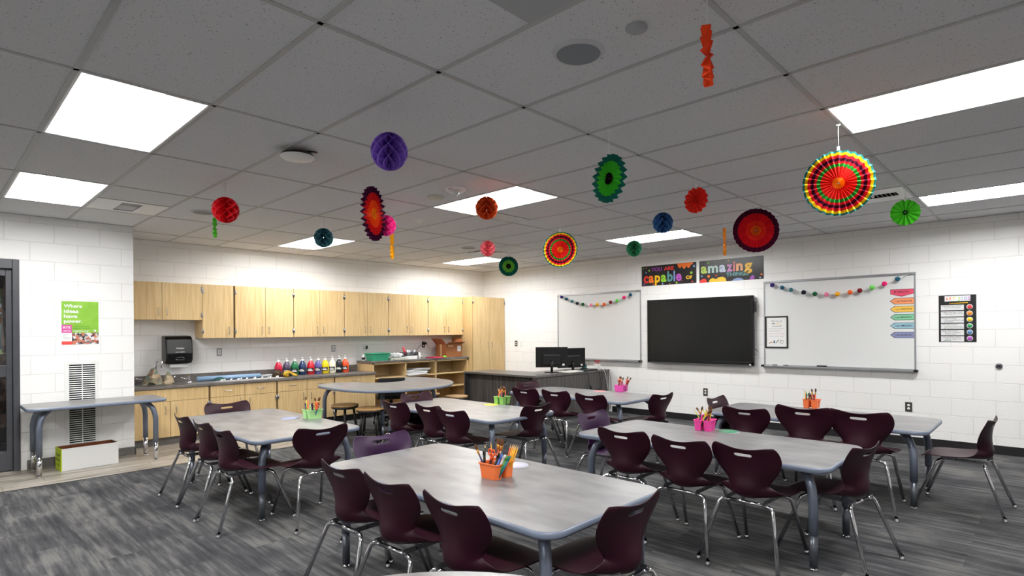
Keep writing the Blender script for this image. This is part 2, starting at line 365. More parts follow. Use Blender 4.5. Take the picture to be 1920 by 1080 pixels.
# ceiling: tile field leaves out the cells where fittings are recessed
LIGHTS = [(-1, 0), (-3, 0), (-1, 5), (-4, 5), (-4, 10), (-1, 10), (2, 5), (2, 10), (2, 0), (-1, -5), (2, -5)]  # last three are unseen lamps, added to light the room
HOLES = []
for i, j in LIGHTS: HOLES.append((i*TX, (i+1)*TX, j*TY, (j+1)*TY))
VENTS = [(-3, 1, 'louver'), (1.5, 9, 'louver'), (-3, 9, 'cone')]
for i, j, k in VENTS: HOLES.append((i*TX, (i+.5)*TX, j*TY, (j+1)*TY))
bm = bmesh.new()
xs = sorted(set([WA]+[i*TX/2 for i in range(-9, 11)]+[WR])); ys = sorted(set([WF]+[j*TY for j in range(-7, 13)]+[WB]))
for a, b in zip(xs, xs[1:]):
    for c, d in zip(ys, ys[1:]):
        mx_, my_ = (a+b)/2, (c+d)/2
        if any(h[0] < mx_ < h[1] and h[2] < my_ < h[3] for h in HOLES): continue
        if mx_ < WP-.22 and my_ < PY-.2: continue
        f = bm.faces.new([bm.verts.new(p) for p in ((a, c, ZC), (a, d, ZC), (b, d, ZC), (b, c, ZC))])
ceil = struct(obj('ceiling', bm, M['ceil']))
bm = bmesh.new()
def tee(x0, x1, y0, y1):
    box(bm, x0, x1, y0, y1, ZC-.004, ZC+.03)
for j in range(-7, 13):
    tee(WA if j*TY > PY else WP, WR, j*TY-.012, j*TY+.012)
for i in range(-4, 6):
    y0 = PY if i*TX < WP else WF
    tee(i*TX-.012, i*TX+.012, y0, WB)
for h in HOLES[len(LIGHTS):]:
    for x in (h[0], h[1]): box(bm, x-.012, x+.012, h[2]+.0, h[3], ZC-.0045, ZC+.03)
tee(WA, WA+.022, PY, WB); tee(WA, WR, WB-.022, WB); tee(WP, WP+.022, WF, PY)
g = obj('ceiling_grid', bm, M['grid'], ceil); g['kind'] = 'structure'
box_ = B('slab', mat('plenum', (60, 60, 60), .9), ceil, (WA, WR, WF, WB, ZC+.13, ZC+.16))

# ---------------------------------------------------------------- troffers
M['lens'] = mat('lit_lens', (255, 255, 254), .5, emit=LAMP)
def troffer(label):
    t = thing('ceiling_light', label, 'ceiling light', group='recessed ceiling lights')
    hx, hy = TX/2-.013, TY/2-.013
    bm = bmesh.new()
    for x0, x1, y0, y1 in ((-hx, hx, -hy, -hy+.012), (-hx, hx, hy-.012, hy), (-hx, -hx+.012, -hy, hy), (hx-.012, hx, -hy, hy)): box(bm, x0, x1, y0, y1, -.002, .004)
    obj('frame', bm, M['reflector'], t)
    bm = bmesh.new(); n = 8
    def sec(y):  # curved side reflector height
        s = (hy-abs(y))/(hy-.14); s = max(0, min(1, s)); return .095*math.sin(s*PI/2)
    yy = [-hy+(hy-.14)*k/n for k in range(n+1)]+[hy-(hy-.14)*k/n for k in range(n, -1, -1)]
    a = [bm.verts.new((-hx+.01, y, sec(y))) for y in yy]; b = [bm.verts.new((hx-.01, y, sec(y))) for y in yy]
    for k in range(len(yy)-1):
        f = bm.faces.new((a[k], a[k+1], b[k+1], b[k])); f.smooth = True
    for s, row in ((-1, a), (1, b)):
        e = [bm.verts.new((s*(hx-.002), y, 0)) for y in (-hy, hy)]
        bm.faces.new([e[0]]+row+[e[1]])
    o = obj('reflector', bm, M['lampreflect'], t)
    bm = bmesh.new(); m_ = 8
    arc = [(-.135+.27*k/m_, .09-.06*math.sin(PI*k/m_)) for k in range(m_+1)]
    a = [bm.verts.new((-hx+.05, y, z)) for y, z in arc]; b = [bm.verts.new((hx-.05, y, z)) for y, z in arc]
    for k in range(m_):
        f = bm.faces.new((a[k], b[k], b[k+1], a[k+1])); f.smooth = True
    bm.faces.new(a[::-1]); bm.faces.new(b)
    obj('diffuser', bm, M['lens'], t)
    return t
LAB = ['lit ceiling light over the left side, nearest one to the camera', 'lit ceiling light beside the slotted vent above the poster wall', 'lit ceiling light behind the orange paper ball in the room centre',
       'lit ceiling light behind the teal paper ball over the cabinets', 'lit ceiling light behind the pink paper ball in the far corner', 'lit ceiling light behind the blue paper ball near the banners',
       'large lit ceiling light at the right, beside the big striped fan', 'lit ceiling light at the far right beyond the lime fan', 'unseen ceiling light added above the camera', 'unseen ceiling light added behind the camera on the left', 'unseen ceiling light added behind the camera on the right']
T0 = None
for k, (i, j) in enumerate(LIGHTS):
    p = ((i+.5)*TX, (j+.5)*TY, ZC)
    if T0 is None: T0 = troffer(LAB[k]); T0.location = p
    else: dup(T0, p, 0, LAB[k])
# vents
def vent(i, j, kind, label):
    t = thing('ceiling_vent', label, 'vent', ((i+.25)*TX, (j+.5)*TY, ZC)); h = TY/2-.013
    if kind == 'louver':
        bm = bmesh.new(); a, b = .21, .085
        for x0, x1, y0, y1 in ((-h, h, -h, -b), (-h, h, b, h), (-h, -a, -b, b), (a, h, -b, b)): box(bm, x0, x1, y0, y1, -.003, .003)
        obj('face_plate', bm, M['reflector'], t)
        B('duct', M['darkvoid'], t, (-a, a, -b, b, .07, .075), (-a, a, -b-.003, -b, 0, .075), (-a, a, b, b+.003, 0, .075), (-a-.003, -a, -b, b, 0, .075), (a, a+.003, -b, b, 0, .075))
        for s in range(11):
            x = -a+.03+s*.036; bm = bmesh.new()
            mm = Matrix.Translation((x, 0, .012)) @ Matrix.Rotation(math.radians(38 if s < 6 else -38), 4, 'Y')
            box(bm, -.001, .001, -b, b, -.014, .014, M_=mm); obj('slat', bm, M['reflector'], t)
    else:
        bm = bmesh.new()
        for k, q in enumerate((h, h*.72, h*.46)):
            q2 = q-.05; z = .0+.0*k
            vo_ = [bm.verts.new((sx*q, sy*q, -.004+.006*k)) for sx, sy in ((-1, -1), (1, -1), (1, 1), (-1, 1))]
            vi_ = [bm.verts.new((sx*q2, sy*q2, .03+.006*k)) for sx, sy in ((-1, -1), (1, -1), (1, 1), (-1, 1))]
            for e in range(4): bm.faces.new((vo_[e], vo_[(e+1) % 4], vi_[(e+1) % 4], vi_[e]))
        obj('cone', bm, M['reflector'], t)
        B('duct', M['darkvoid'], t, (-h, h, -h, h, .07, .075))
vent(-3, 1, 'louver', 'white slotted vent panel beside the ceiling light above the poster wall')
vent(1.5, 9, 'louver', 'white slotted vent panel partly behind the big striped fan')
vent(-3, 9, 'cone', 'square white cone vent behind the pink paper ball')
for (x0, x1, y0, y1), lb in (((-1.19, -.93, 3.68, 4.25), 'smooth grey return panel beside the central ceiling light'), ((-4.85, -4.58, 6.72, 7.3), 'smooth grey return panel in the far ceiling corner'), ((1.835, 2.425, .625, 1.205), 'smooth grey panel at the top edge of the picture')):
    tag(B('ceiling_panel', mat('grey_panel', (168, 170, 172), .4), None, (x0, x1, y0, y1, ZC-.006, ZC-.001), bevel=.001), lb, 'ceiling panel')
def disc_fix(name, x, y, prof, m, label, cat, parts=None, z=ZC):
    t = thing(name, label, cat, (x, y, z)); bm = bmesh.new(); lathe(bm, prof, 32); obj('housing', bm, m, t); return t
spk = mat('speaker_grille', (130, 134, 140), .6)
for x, y, lb in ((1.83, 1.54, 'large round grey speaker nearest the camera, beside the small disc'), (-3.07, 1.52, 'round grey ceiling speaker half hidden by the red paper ball'), (-3.05, 5.18, 'round grey ceiling speaker next to the square cone vent')):
    t = thing('ceiling_speaker', lb, 'speaker', (x, y, ZC), group='round ceiling speakers')
    bm = bmesh.new(); lathe(bm, [(.10, -.012), (.112, -.012), (.118, -.006), (.12, 0)], 40); obj('rim', bm, mat('speaker_rim', (196, 198, 200), .5), t)
    bm = bmesh.new(); lathe(bm, [(0, -.013), (.06, -.0125), (.10, -.011)], 40); obj('grille', bm, spk, t)
t = disc_fix('sensor_cover', 2.135, 1.54, [(0, -.012), (.042, -.012), (.046, -.008), (.046, -.001)], mat('cover_plate', (168, 170, 173), .5), 'small flat grey disc beside the large round speaker', 'ceiling disc')
t = disc_fix('smoke_detector', -.83, 2.81, [(0, -.03), (.05, -.03), (.075, -.018), (.078, 0)], mat('detector_cream', (206, 204, 186), .5), 'plain cream disc detector beside the fire strobe', 'smoke detector')
t = disc_fix('smoke_detector', -1.86, 3.38, [(0, -.034), (.02, -.034), (.024, -.018), (.05, -.012), (.056, 0)], M['white'], 'small white detector with dark tip behind the yellow fan', 'smoke detector')
t = disc_fix('fire_strobe', -.47, 2.75, [(0, -.04), (.05, -.04), (.085, -.02), (.092, -.004), (.092, 0)], M['white'], 'white ceiling strobe with red FIRE lettering', 'fire alarm')
bm = bmesh.new(); lathe(bm, [(0, -.075), (.018, -.07), (.03, -.055), (.034, -.04)], 20); obj('strobe_lens', bm, mat('clear_lens', (210, 216, 220), .1), t, loc=(.035, -.03, 0))
l_ = lettering(t, [('FIRE', 0, 0, .022, pm('fire_red', 190, 40, 30), .01, 'c', None)])
l_.rotation_euler = (math.radians(60), 0, YAW-.3); l_.location = (.028, -.079, -.024)
t = thing('wireless_access_point', 'white disc hanging loose on red and black wires', 'access point', (-.425, 1.285, ZC-.055))
bm = bmesh.new(); lathe(bm, [(0, -.018), (.06, -.016), (.10, -.006), (.115, .006), (.112, .010)], 36); obj('cover', bm, M['white'], t)
bm = bmesh.new(); lathe(bm, [(.112, .010), (.10, .028), (.05, .034), (0, .034)], 36); obj('back', bm, M['black'], t)
bm = bmesh.new(); tube(bm, bend([(0, 0, .03), (-.02, .02, .05), (.05, .10, .056), (.02, .12, .058)], .03), .006); obj('red_wire', bm, pm('wire_red', 190, 50, 50), t)
bm = bmesh.new(); tube(bm, bend([(.02, .01, .03), (.03, .04, .045), (.06, .11, .055), (.03, .13, .058)], .03), .006); obj('black_wire', bm, M['black'], t)

# ---------------------------------------------------------------- door and the yard seen through it
d = B('door_1', M['door'], None, (WP-.16, WP+.012, .15, .205, 0, 2.224), (WP-.16, WP+.012, -.865, -.81, 0, 2.224), (WP-.16, WP+.012, -.81, .15, 2.125, 2.224), bevel=.004); struct(d)
leaf = B('leaf', M['door'], d, (WP-.08, WP-.035, .10, .148, .01, 2.12), (WP-.08, WP-.035, -.808, -.70, .01, 2.12), (WP-.08, WP-.035, -.70, .10, 2.05, 2.12), (WP-.08, WP-.035, -.70, .10, .995, 1.115), (WP-.08, WP-.035, -.70, .10, .01, .20), bevel=.003)
B('pane', M['glass'], d, (WP-.060, WP-.054, -.70, .10, 1.115, 2.05), (WP-.060, WP-.054, -.70, .10, .20, .995))
brick_dark = blotch_mat('rustic_brick', [(96, 70, 56), (120, 88, 70), (70, 52, 44), (134, 104, 84)], 9, .9)
struct(B('floor', M['carpet'], None, (-6.75, WP-.22, -6, PY-.2, -.08, 0)))
t = thing('brick_wall', 'low brown brick wall with a black base seen through the door glass', 'brick wall', (-6.9, -1, 0))
B('wall', brick_dark, t, (-.15, .15, -4, 2.0, .2, 1.18), bevel=.01); B('base', M['blackbase'], t, (-.15, .16, -4, 2.0, 0, .2))
tag(B('brick_pillar', brick_dark, None, (-6.95, -6.65, .24, .62, 1.19, 2.72), bevel=.01), 'brown brick pillar standing on the low wall outside the door', 'pillar')
tag(B('porch_header', mat('porch_soffit', (42, 38, 36), .8), None, (-7.05, -6.7, -5, .239, 2.05, 2.72)), 'dark header above the opening outside the door', 'header')
struct(B('ceiling', mat('plenum', (60, 60, 60), .9), None, (-7.1, WP-.22, -6, PY-.2, 2.722, 2.8)))
struct(B('ground', mat('yard_bank', (128, 130, 112), .9, noise=.3, scale=3), None, (-60, -9, -30, 12, -.10, 1.05)))
tag(B('lawn', mat('lawn_grass', (104, 140, 62), .95, noise=.35, scale=9), None, (-15.8, -10.5, -14, 4, 1.0505, 1.07)), 'strip of green lawn seen through the door glass', 'lawn')['kind'] = 'stuff'
t = thing('timber_arch', 'orange timber arch standing outside past the door', 'timber arch', (-9.5, 0, 1.051))
tw = mat('orange_timber', (186, 122, 58), .7, noise=.2, scale=6)
B('post', tw, t, (-.05, .05, .50, .60, 0, .86)); B('beam', tw, t, (-.05, .05, -2.6, .499, .76, .84))
bm = bmesh.new(); tube(bm, [(0, .18+.30*math.sin(a*PI/16), .46+.28*math.cos(a*PI/16)) for a in range(0, 9)], .035); obj('brace', bm, tw, t)
t = thing('white_shed', 'white shed with grey roof edge seen through the door glass', 'shed', (-17, -.6, 1.051))
B('wall', mat('shed_wall', (206, 212, 218), .7), t, (-1.1, 1.1, -3, 1.7, 0, .82)); B('roof', mat('shed_roof', (120, 122, 126), .7), t, (-1.15, 1.15, -3.2, 1.8, .821, .9)); B('shed_door', M['door'], t, (1.101, 1.12, .8, 1.2, 0, .6))
def tree(x, y, h, label):
    t = thing('tree', label, 'tree', (x, y, 1.051), group='trees outside the door')
    bm = bmesh.new(); tube(bm, [(0, 0, 0), (.1, 0, h*.4), (0, .1, h*.7)], [.22, .16, .08]); obj('trunk', bm, pm('bark', 82, 64, 48, rough=.9), t)
    bm = bmesh.new(); rnd = random.Random(int(x*10))
    for k in range(900):
        a = rnd.uniform(0, 2*PI); q = rnd.random()**.4; ph = math.acos(rnd.uniform(-1, 1)); c = Vector((q*2.3*math.sin(ph)*math.cos(a), q*2.3*math.sin(ph)*math.sin(a), h*.68+q*2.0*math.cos(ph)))
        mm = Matrix.Translation(c) @ Matrix.Rotation(rnd.uniform(0, 6), 4, 'X') @ Matrix.Rotation(rnd.uniform(0, 6), 4, 'Y')
        s = rnd.uniform(.10, .2); bm.faces.new([bm.verts.new(mm @ Vector(p)) for p in ((-s, 0, 0), (0, -s*.6, .02), (s, 0, 0), (0, s*.6, .02))])
    obj('foliage', bm, mat('leaves', (120, 158, 52), .8, noise=.4, scale=3), t)
tree(-22, 1.0, 3.6, 'bright green tree beyond the white shed'); tree(-24, -4.2, 4.6, 'taller green tree left of the shed beyond the door')
# ---------------------------------------------------------------- student chairs
def make_shell():
    # profile rows: (y, z, half width, forward wrap, side lift)
    rows = [(.232, .378, .150, 0, .000), (.236, .392, .172, 0, -.004), (.222, .403, .188, 0, -.006), (.18, .407, .200, 0, -.004), (.11, .404, .206, 0, .002), (.04, .398, .207, 0, .012),
            (-.03, .392, .204, .002, .026), (-.080, .388, .190, .014, .046), (-.118, .390, .158, .040, .062), (-.148, .408, .132, .066, .056), (-.160, .436, .120, .080, .034), (-.158, .468, .124, .080, .014),
            (-.150, .502, .140, .074, 0), (-.145, .540, .172, .060, 0), (-.145, .584, .200, .046, 0), (-.150, .622, .210, .036, 0), (-.155, .640, .211, .032, 0), (-.161, .658, .209, .030, 0),
            (-.167, .674, .204, .028, 0), (-.173, .686, .194, .027, .004), (-.176, .692, .178, .027, .010)]
    us = [-1, -.93, -.8, -.62, -.44, -.25, -.12, 0, .12, .25, .44, .62, .8, .93, 1]
    bm = bmesh.new(); g = []
    for ri, (y, z, w, wf, lf) in enumerate(rows):
        r = []
        if y > 0: y *= 1.12
        for u in us:
            zz = z+lf*u*u
            if ri >= 17: zz += (ri-16)*.0035*(min(1, abs(u)/.7)**2-.6)
            r.append(bm.verts.new((u*w, y+wf*abs(u)**2.2, zz)))
        g.append(r)
    for i in range(len(rows)-1):
        for k in range(len(us)-1):
            if i == 16 and 5 <= k <= 8: continue
            bm.faces.new((g[i][k], g[i][k+1], g[i+1][k+1], g[i+1][k]))
    bmesh.ops.recalc_face_normals(bm, faces=bm.faces)
    me = bpy.data.meshes.new('shell'); bm.to_mesh(me); bm.free()
    o = bpy.data.objects.new('shell', me); C.objects.link(o)
    s = o.modifiers.new('s', 'SOLIDIFY'); s.thickness = .006; s.offset = 0
    s = o.modifiers.new('u', 'SUBSURF'); s.levels = 2; s.render_levels = 2
    dg = bpy.context.evaluated_depsgraph_get(); dg.update(); full = bpy.data.meshes.new_from_object(o.evaluated_get(dg))
    bpy.data.objects.remove(o)
    out = []
    for back in (False, True):
        b2 = bmesh.new(); b2.from_mesh(full)
        kill = []
        for f in b2.faces:
            c = f.calc_center_median(); isb = c.z > .455 and c.y < 0
            if isb != back: kill.append(f)
        bmesh.ops.delete(b2, geom=kill, context='FACES')
        m = bpy.data.meshes.new('backrest' if back else 'seat'); b2.to_mesh(m); b2.free()
        for p in m.polygons: p.use_smooth = True
        out.append(m)
    return out
SEAT_ME, BACK_ME = make_shell()
SEAT2, BACK2 = SEAT_ME.copy(), BACK_ME.copy()
for me, m in ((SEAT_ME, M['maroon']), (BACK_ME, M['maroon']), (SEAT2, M['maroon2']), (BACK2, M['maroon2'])): me.materials.append(m)
def make_chair(name, seat, back):
    t = thing(name, 'chair', 'chair')
    for nm, me in (('seat', seat), ('backrest', back)):
        o = bpy.data.objects.new(nm, me); C.objects.link(o); o.parent = t
    bm = bmesh.new()
    tube(bm, [(-.10, -.115, .362), (.10, -.115, .362)], .0115, caps=True); obj('crossbar', bm, M['chrome'], t)
    bm = bmesh.new(); tube(bm, [(-.10, .13, .372), (.10, .13, .372)], .0115); obj('crossbar', bm, M['chrome'], t)
    for s in (-1, 1):
        bm = bmesh.new(); box(bm, s*.112-.002, s*.112+.002, -.14, .15, .367, .391)
        o = obj('side_rail', bm, M['darksteel'], t, bevel=.001)
        bm = bmesh.new()
        for y in (-.06, .05, .1): tube(bm, [(s*.1135, y, .379), (s*.1155, y, .379)], .005, 8)
        obj('rivet', bm, M['black'], o)
        for nm, p in (('leg', [(s*.10, -.115, .362), (s*.158, -.125, .358), (s*.238, -.248, .012)]), ('leg', [(s*.10, .13, .372), (s*.152, .16, .362), (s*.19, .30, .012)])):
            bm = bmesh.new(); tube(bm, bend(p, .05, 6), .0115, 12); lg = obj(nm, bm, M['chrome'], t)
            bm = bmesh.new(); fx, fy = p[-1][0], p[-1][1]; lathe(bm, [(0, 0), (.017, 0), (.018, .008), (.0125, .018), (.0125, .026)], 14, Matrix.Translation((fx, fy, 0)))
            obj('glide', bm, M['chrome'], lg)
    return t
CH = make_chair('student_chair', SEAT_ME, BACK_ME); CH['group'] = 'plum plastic classroom chairs'
CH2 = make_chair('student_chair', SEAT2, BACK2); CH2['group'] = 'plum plastic classroom chairs'
used = {}
def chair(x, y, face, label, src=None, sc=1.035, dz=0):
    """x, y: middle of the top edge of the backrest; face: heading in degrees the sitter would look (0 = towards the whiteboard wall)"""
    src = src or CH; a = math.radians(face); off = Matrix.Rotation(a, 2) @ Vector((0, -.165*sc))
    p = (x-off.x, y-off.y, 0)
    if src.name not in used:
        used[src.name] = 1; src.location = p; src.rotation_euler = (0, 0, a); src.scale = (sc,)*3; src['label'] = label; return src
    return dup(src, p, a, label, 'plum plastic classroom chairs', scale=(sc,)*3)
chair(0.606, 1.003, 2, 'dark plum chair on the near side of the front table, leftmost there')
chair(1.043, 1.003, 1, 'dark plum chair on the near side of the front table, middle of three')
chair(1.528, 1.003, -1, 'dark plum chair on the near side of the front table, rightmost there')
chair(2.129, 1.536, 88, 'plum chair at the right end of the front table, beside the near table corner')
chair(-0.024, 1.672, -96, 'bright purple chair at the far left end of the front table', CH2)
chair(-2.119, 1.013, 0, 'plum chair on the near side of the left table, leftmost of its row')
chair(-1.615, 1.013, 0, 'plum chair on the near side of the left table, middle of its row')
chair(-1.12, 0.993, 0, 'plum chair on the near side of the left table, rightmost of its row')
chair(-0.606, 1.556, 88, 'dark plum chair at the right end of the left table, back to the camera')
chair(-2.789, 1.633, -94, 'plum chair at the far end of the left table, before the sink cabinet')
chair(-1.508, 2.768, 3, 'plum chair nearest the stools on the middle table')
chair(-1.014, 2.817, 0, 'plum chair on the near side of the middle table, second from the stools')
chair(-0.596, 2.759, 2, 'plum chair on the near side of the middle table, third from the stools')
chair(-0.208, 3.554, 90, 'black-looking plum chair at the right end of the middle table')
chair(-1.993, 3.399, -92, 'plum chair at the far end of the middle table, before the kidney table')
chair(-1.382, 4.582, 2, 'plum chair on the near side of the back table, nearest the green caddy')
chair(-0.907, 4.602, 1, 'plum chair on the near side of the back table, middle of three')
chair(-0.354, 4.543, 0, 'plum chair on the near side of the back table, rightmost of three')
chair(0.247, 5.135, 84, 'plum chair at the right end of the back table, against the white wall')
chair(-1.993, 5.29, -93, 'reddish plum chair at the far end of the back table, before the dark desk')
chair(1.15, 2.885, 1, 'dark plum chair on the near side of the pink caddy table, leftmost of three')
chair(1.615, 2.846, -1, 'dark plum chair on the near side of the pink caddy table, middle of three')
chair(2.023, 2.885, -3, 'dark plum chair on the near side of the pink caddy table, rightmost of three')
chair(2.585, 3.409, 80, 'dark plum chair angled at the right end of the pink caddy table')
chair(0.461, 3.467, -90, 'purple-tinged chair at the left end of the pink caddy table', CH2)
chair(1.363, 4.563, 1, 'plum chair on the near side of the right back table, leftmost of three')
chair(1.877, 4.495, 0, 'taller plum chair on the near side of the right back table, middle of three', sc=1.12)
chair(2.284, 4.505, 0, 'taller plum chair on the near side of the right back table, rightmost of three', sc=1.12)
chair(3.07, 5.184, 86, 'plum chair pulled out at the right end of the right back table')
chair(0.8, 5.193, -92, 'plum chair at the left end of the right back table, nearest the wall outlet')

# ---------------------------------------------------------------- tables
def table_leg(t, cx, cy, dx, dy, h, mi_ins, r=.027, inset=.13, split=.21):
    """cx, cy: foot; dx, dy: unit direction towards the table middle where the bend starts"""
    bm = bmesh.new(); top = h-.034
    p = bend([(cx+dx*inset, cy+dy*inset, top), (cx+dx*.035, cy+dy*.035, top-.055), (cx, cy, top-.16), (cx, cy, split)], .12, 6)
    tube(bm, p, r, 16); lg = obj('leg', bm, M['tleg'], t)
    bm = bmesh.new(); tube(bm, [(cx, cy, split), (cx, cy, .018)], r-.004, 14); o = obj('leg_insert', bm, mi_ins, lg)
    bm = bmesh.new(); lathe(bm, [(0, 0), (.022, 0), (.024, .008), (.010, .012), (.010, .02)], 14, Matrix.Translation((cx, cy, 0))); obj('glide', bm, M['chrome'], lg)
    return lg
def top_from(t, outline, h):
    n = len(outline); cx = sum(p[0] for p in outline)/n; cy = sum(p[1] for p in outline)/n
    bm = bmesh.new(); prism(bm, outline, h-.030, h); obj('tabletop', bm, M['tabletop'], t)
    bm = bmesh.new(); sec = [(0, -.0005), (.004, -.002), (.008, -.010), (.008, -.024), (.004, -.032), (-.02, -.034)]
    rings = []
    for k in range(n):
        a = Vector(outline[k-1]); b = Vector(outline[k]); c = Vector(outline[(k+1) % n])
        d = (c-a).normalized(); nn = Vector((d.y, -d.x))
        rings.append([bm.verts.new((b.x+nn.x*q, b.y+nn.y*q, h+z)) for q, z in sec])
    for k in range(n):
        r1, r2 = rings[k], rings[(k+1) % n]
        for q in range(len(sec)-1):
            f = bm.faces.new((r1[q], r1[q+1], r2[q+1], r2[q])); f.smooth = True
    obj('edge_band', bm, M['edge'], t)
def rect_table(hx, hy, h, label, ins, rc=.09):
    t = thing('classroom_table', label, 'table', group='grey classroom tables')
    top_from(t, rrect(hx, hy, rc), h)
    for sx in (-1, 1):
        for sy in (-1, 1): table_leg(t, sx*(hx-.095), sy*(hy-.085), -sx*.75, -sy*.66, h, ins)
    return t
H = .625
TB = rect_table(.905, .447, H, 'grey classroom table nearest the camera with the orange caddy and white disc', M['tinsert'])
TB.location = (1.041, 1.626, 0)
for x, y, lb in ((-1.824, 1.626, 'grey classroom table before the sink cabinets, holding the square green caddy'), (-1.156, 3.419, 'grey classroom table holding the green caddy beside the yellow disc'),
                 (-1.004, 5.292, 'grey classroom table before the charcoal desk, with a pink caddy'), (1.547, 3.469, 'grey classroom table with the pink caddy and green disc'), (1.78, 5.241, 'grey classroom table nearest the whiteboard wall outlet, with orange caddy')):
    dup(TB, (x, y, 0), 0, lb)
t = rect_table(.60, .297, .70, 'long narrow grey table standing against the white wall by the door', M['chrome'], rc=.07)
t.location = (-4.225, .80, 0); t.rotation_euler = (0, 0, PI/2)
# round-ended table whose edge just enters the bottom of the picture
t = thing('round_table', 'round grey tabletop only just visible at the bottom edge', 'table', (2.46, .12, 0))
top_from(t, [(.80*math.cos(a*PI/32), .80*math.sin(a*PI/32)) for a in range(64)], H)
for a in (45, 135, 225, 315):
    c, s = math.cos(math.radians(a)), math.sin(math.radians(a)); table_leg(t, c*.66, s*.66, -c, -s, H, M['tinsert'])
# kidney table
def smooth(pts, n=5):
    out = []; N = len(pts)
    for i in range(N):
        p0, p1, p2, p3 = (Vector(pts[(i+k-1) % N]) for k in range(4))
        for q in range(n):
            s = q/n; out.append(tuple(.5*((2*p1)+(-p0+p2)*s+(2*p0-5*p1+4*p2-p3)*s*s+(-p0+3*p1-3*p2+p3)*s**3)))
    return out
KC = (-3.4, 4.05)
kp = [(-4.03, 3.26), (-3.70, 3.20), (-3.25, 3.19), (-2.85, 3.30), (-2.64, 3.56), (-2.56, 3.95), (-2.62, 4.32), (-2.84, 4.66), (-3.18, 4.92), (-3.62, 5.02), (-4.02, 5.04), (-4.24, 4.94), (-4.22, 4.74), (-3.98, 4.64), (-3.74, 4.48), (-3.64, 4.22), (-3.74, 4.00), (-3.98, 3.86), (-4.20, 3.68), (-4.20, 3.42)]
kp = [(x-KC[0], y-KC[1]) for x, y in kp]
t = thing('kidney_table', 'grey kidney-shaped teacher table before the open shelves', 'table', (KC[0], KC[1], 0))
ol = smooth(kp, 4)
top_from(t, ol, .70)
for x, y, dx, dy in ((-.60, -.72, .4, .9), (.42, -.45, -.7, .7), (.30, .50, -.8, -.6), (-.48, .84, .3, -.95)): table_leg(t, x, y, dx, dy, .70, M['tinsert'])

# stools
def stool():
    t = thing('stool', 'stool', 'stool', group='wooden-topped stools around the kidney table')
    bm = bmesh.new(); lathe(bm, [(0, .44), (.155, .44), (.172, .446), (.178, .456), (.174, .468), (.15, .473), (0, .473)], 32); obj('seat', bm, M['stoolwood'], t)
    bm = bmesh.new(); lathe(bm, [(0, .415), (.15, .415), (.172, .425), (.174, .444), (0, .444)], 32); obj('seat_base', bm, M['black'], t)
    for a in range(4):
        c, s = math.cos(PI/4+a*PI/2), math.sin(PI/4+a*PI/2); bm = bmesh.new(); tube(bm, [(c*.11, s*.11, .42), (c*.135, s*.135, .24), (c*.17, s*.17, 0)], [.014, .018, .013], 12); obj('leg', bm, M['black'], t)
    for z, q in ((.17, .146), (.13, .152)):
        for a in ((0, 2) if z == .17 else (1, 3)):
            p = [(q*math.cos(PI/4+k*PI/2), q*math.sin(PI/4+k*PI/2), z) for k in (a, a+1)]; bm = bmesh.new(); tube(bm, p, .008, 8); obj('rung', bm, M['black'], t)
    return t
st = stool(); st.location = (-3.36, 2.98+.28, 0); st.location = (-3.50, 3.36, 0); st['label'] = 'wooden-topped black stool at the left end of the kidney table, before the cabinets'
st.rotation_euler = (0, 0, .3)
dup(st, (-2.95, 3.40, 0), .8, 'wooden-topped black stool nearest the middle table'); dup(st, (-3.70, 4.90, 0), .2, 'stool half hidden under the right lobe of the kidney table'); dup(st, (-3.12, 4.97, 0), .5, 'rightmost stool, beside the charcoal desk end')
# office chair in the hollow of the kidney table
t = thing('office_chair', 'black low-backed office chair tucked into the kidney table', 'chair', (-4.17, 4.53, 0), rz=math.radians(-122))
bl = mat('black_fabric', (20, 20, 22), .85, noise=.3, scale=60)
bm = bmesh.new(); prism(bm, rrect(.22, .21, .06), .40, .47); obj('seat', bm, bl, t, bevel=.02, seg=3)
bm = bmesh.new()
box(bm, -.20, .20, .30, .345, .44, .735, M_=Matrix.Translation((0, 0, 0)))
o = obj('backrest', bm, bl, t, bevel=.02, seg=3); o.rotation_euler = (0, 0, 0)
bm = bmesh.new(); tube(bm, [(0, 0, .40), (0, 0, .10)], .025); obj('column', bm, M['black'], t)
bm = bmesh.new(); tube(bm, bend([(0, 0, .385), (0, .26, .385), (0, .33, .60)], .08), .014); obj('back_bar', bm, M['black'], t)
for a in range(5):
    c, s = math.cos(a*2*PI/5), math.sin(a*2*PI/5); bm = bmesh.new(); tube(bm, [(0, 0, .11), (c*.25, s*.25, .075)], [.024, .014], 10); lg = obj('base_arm', bm, M['black'], t)
    bm = bmesh.new(); tube(bm, [(c*.25-s*.02, s*.25+c*.02, .027), (c*.25+s*.02, s*.25-c*.02, .027)], .027, 14); obj('caster', bm, M['black'], lg)

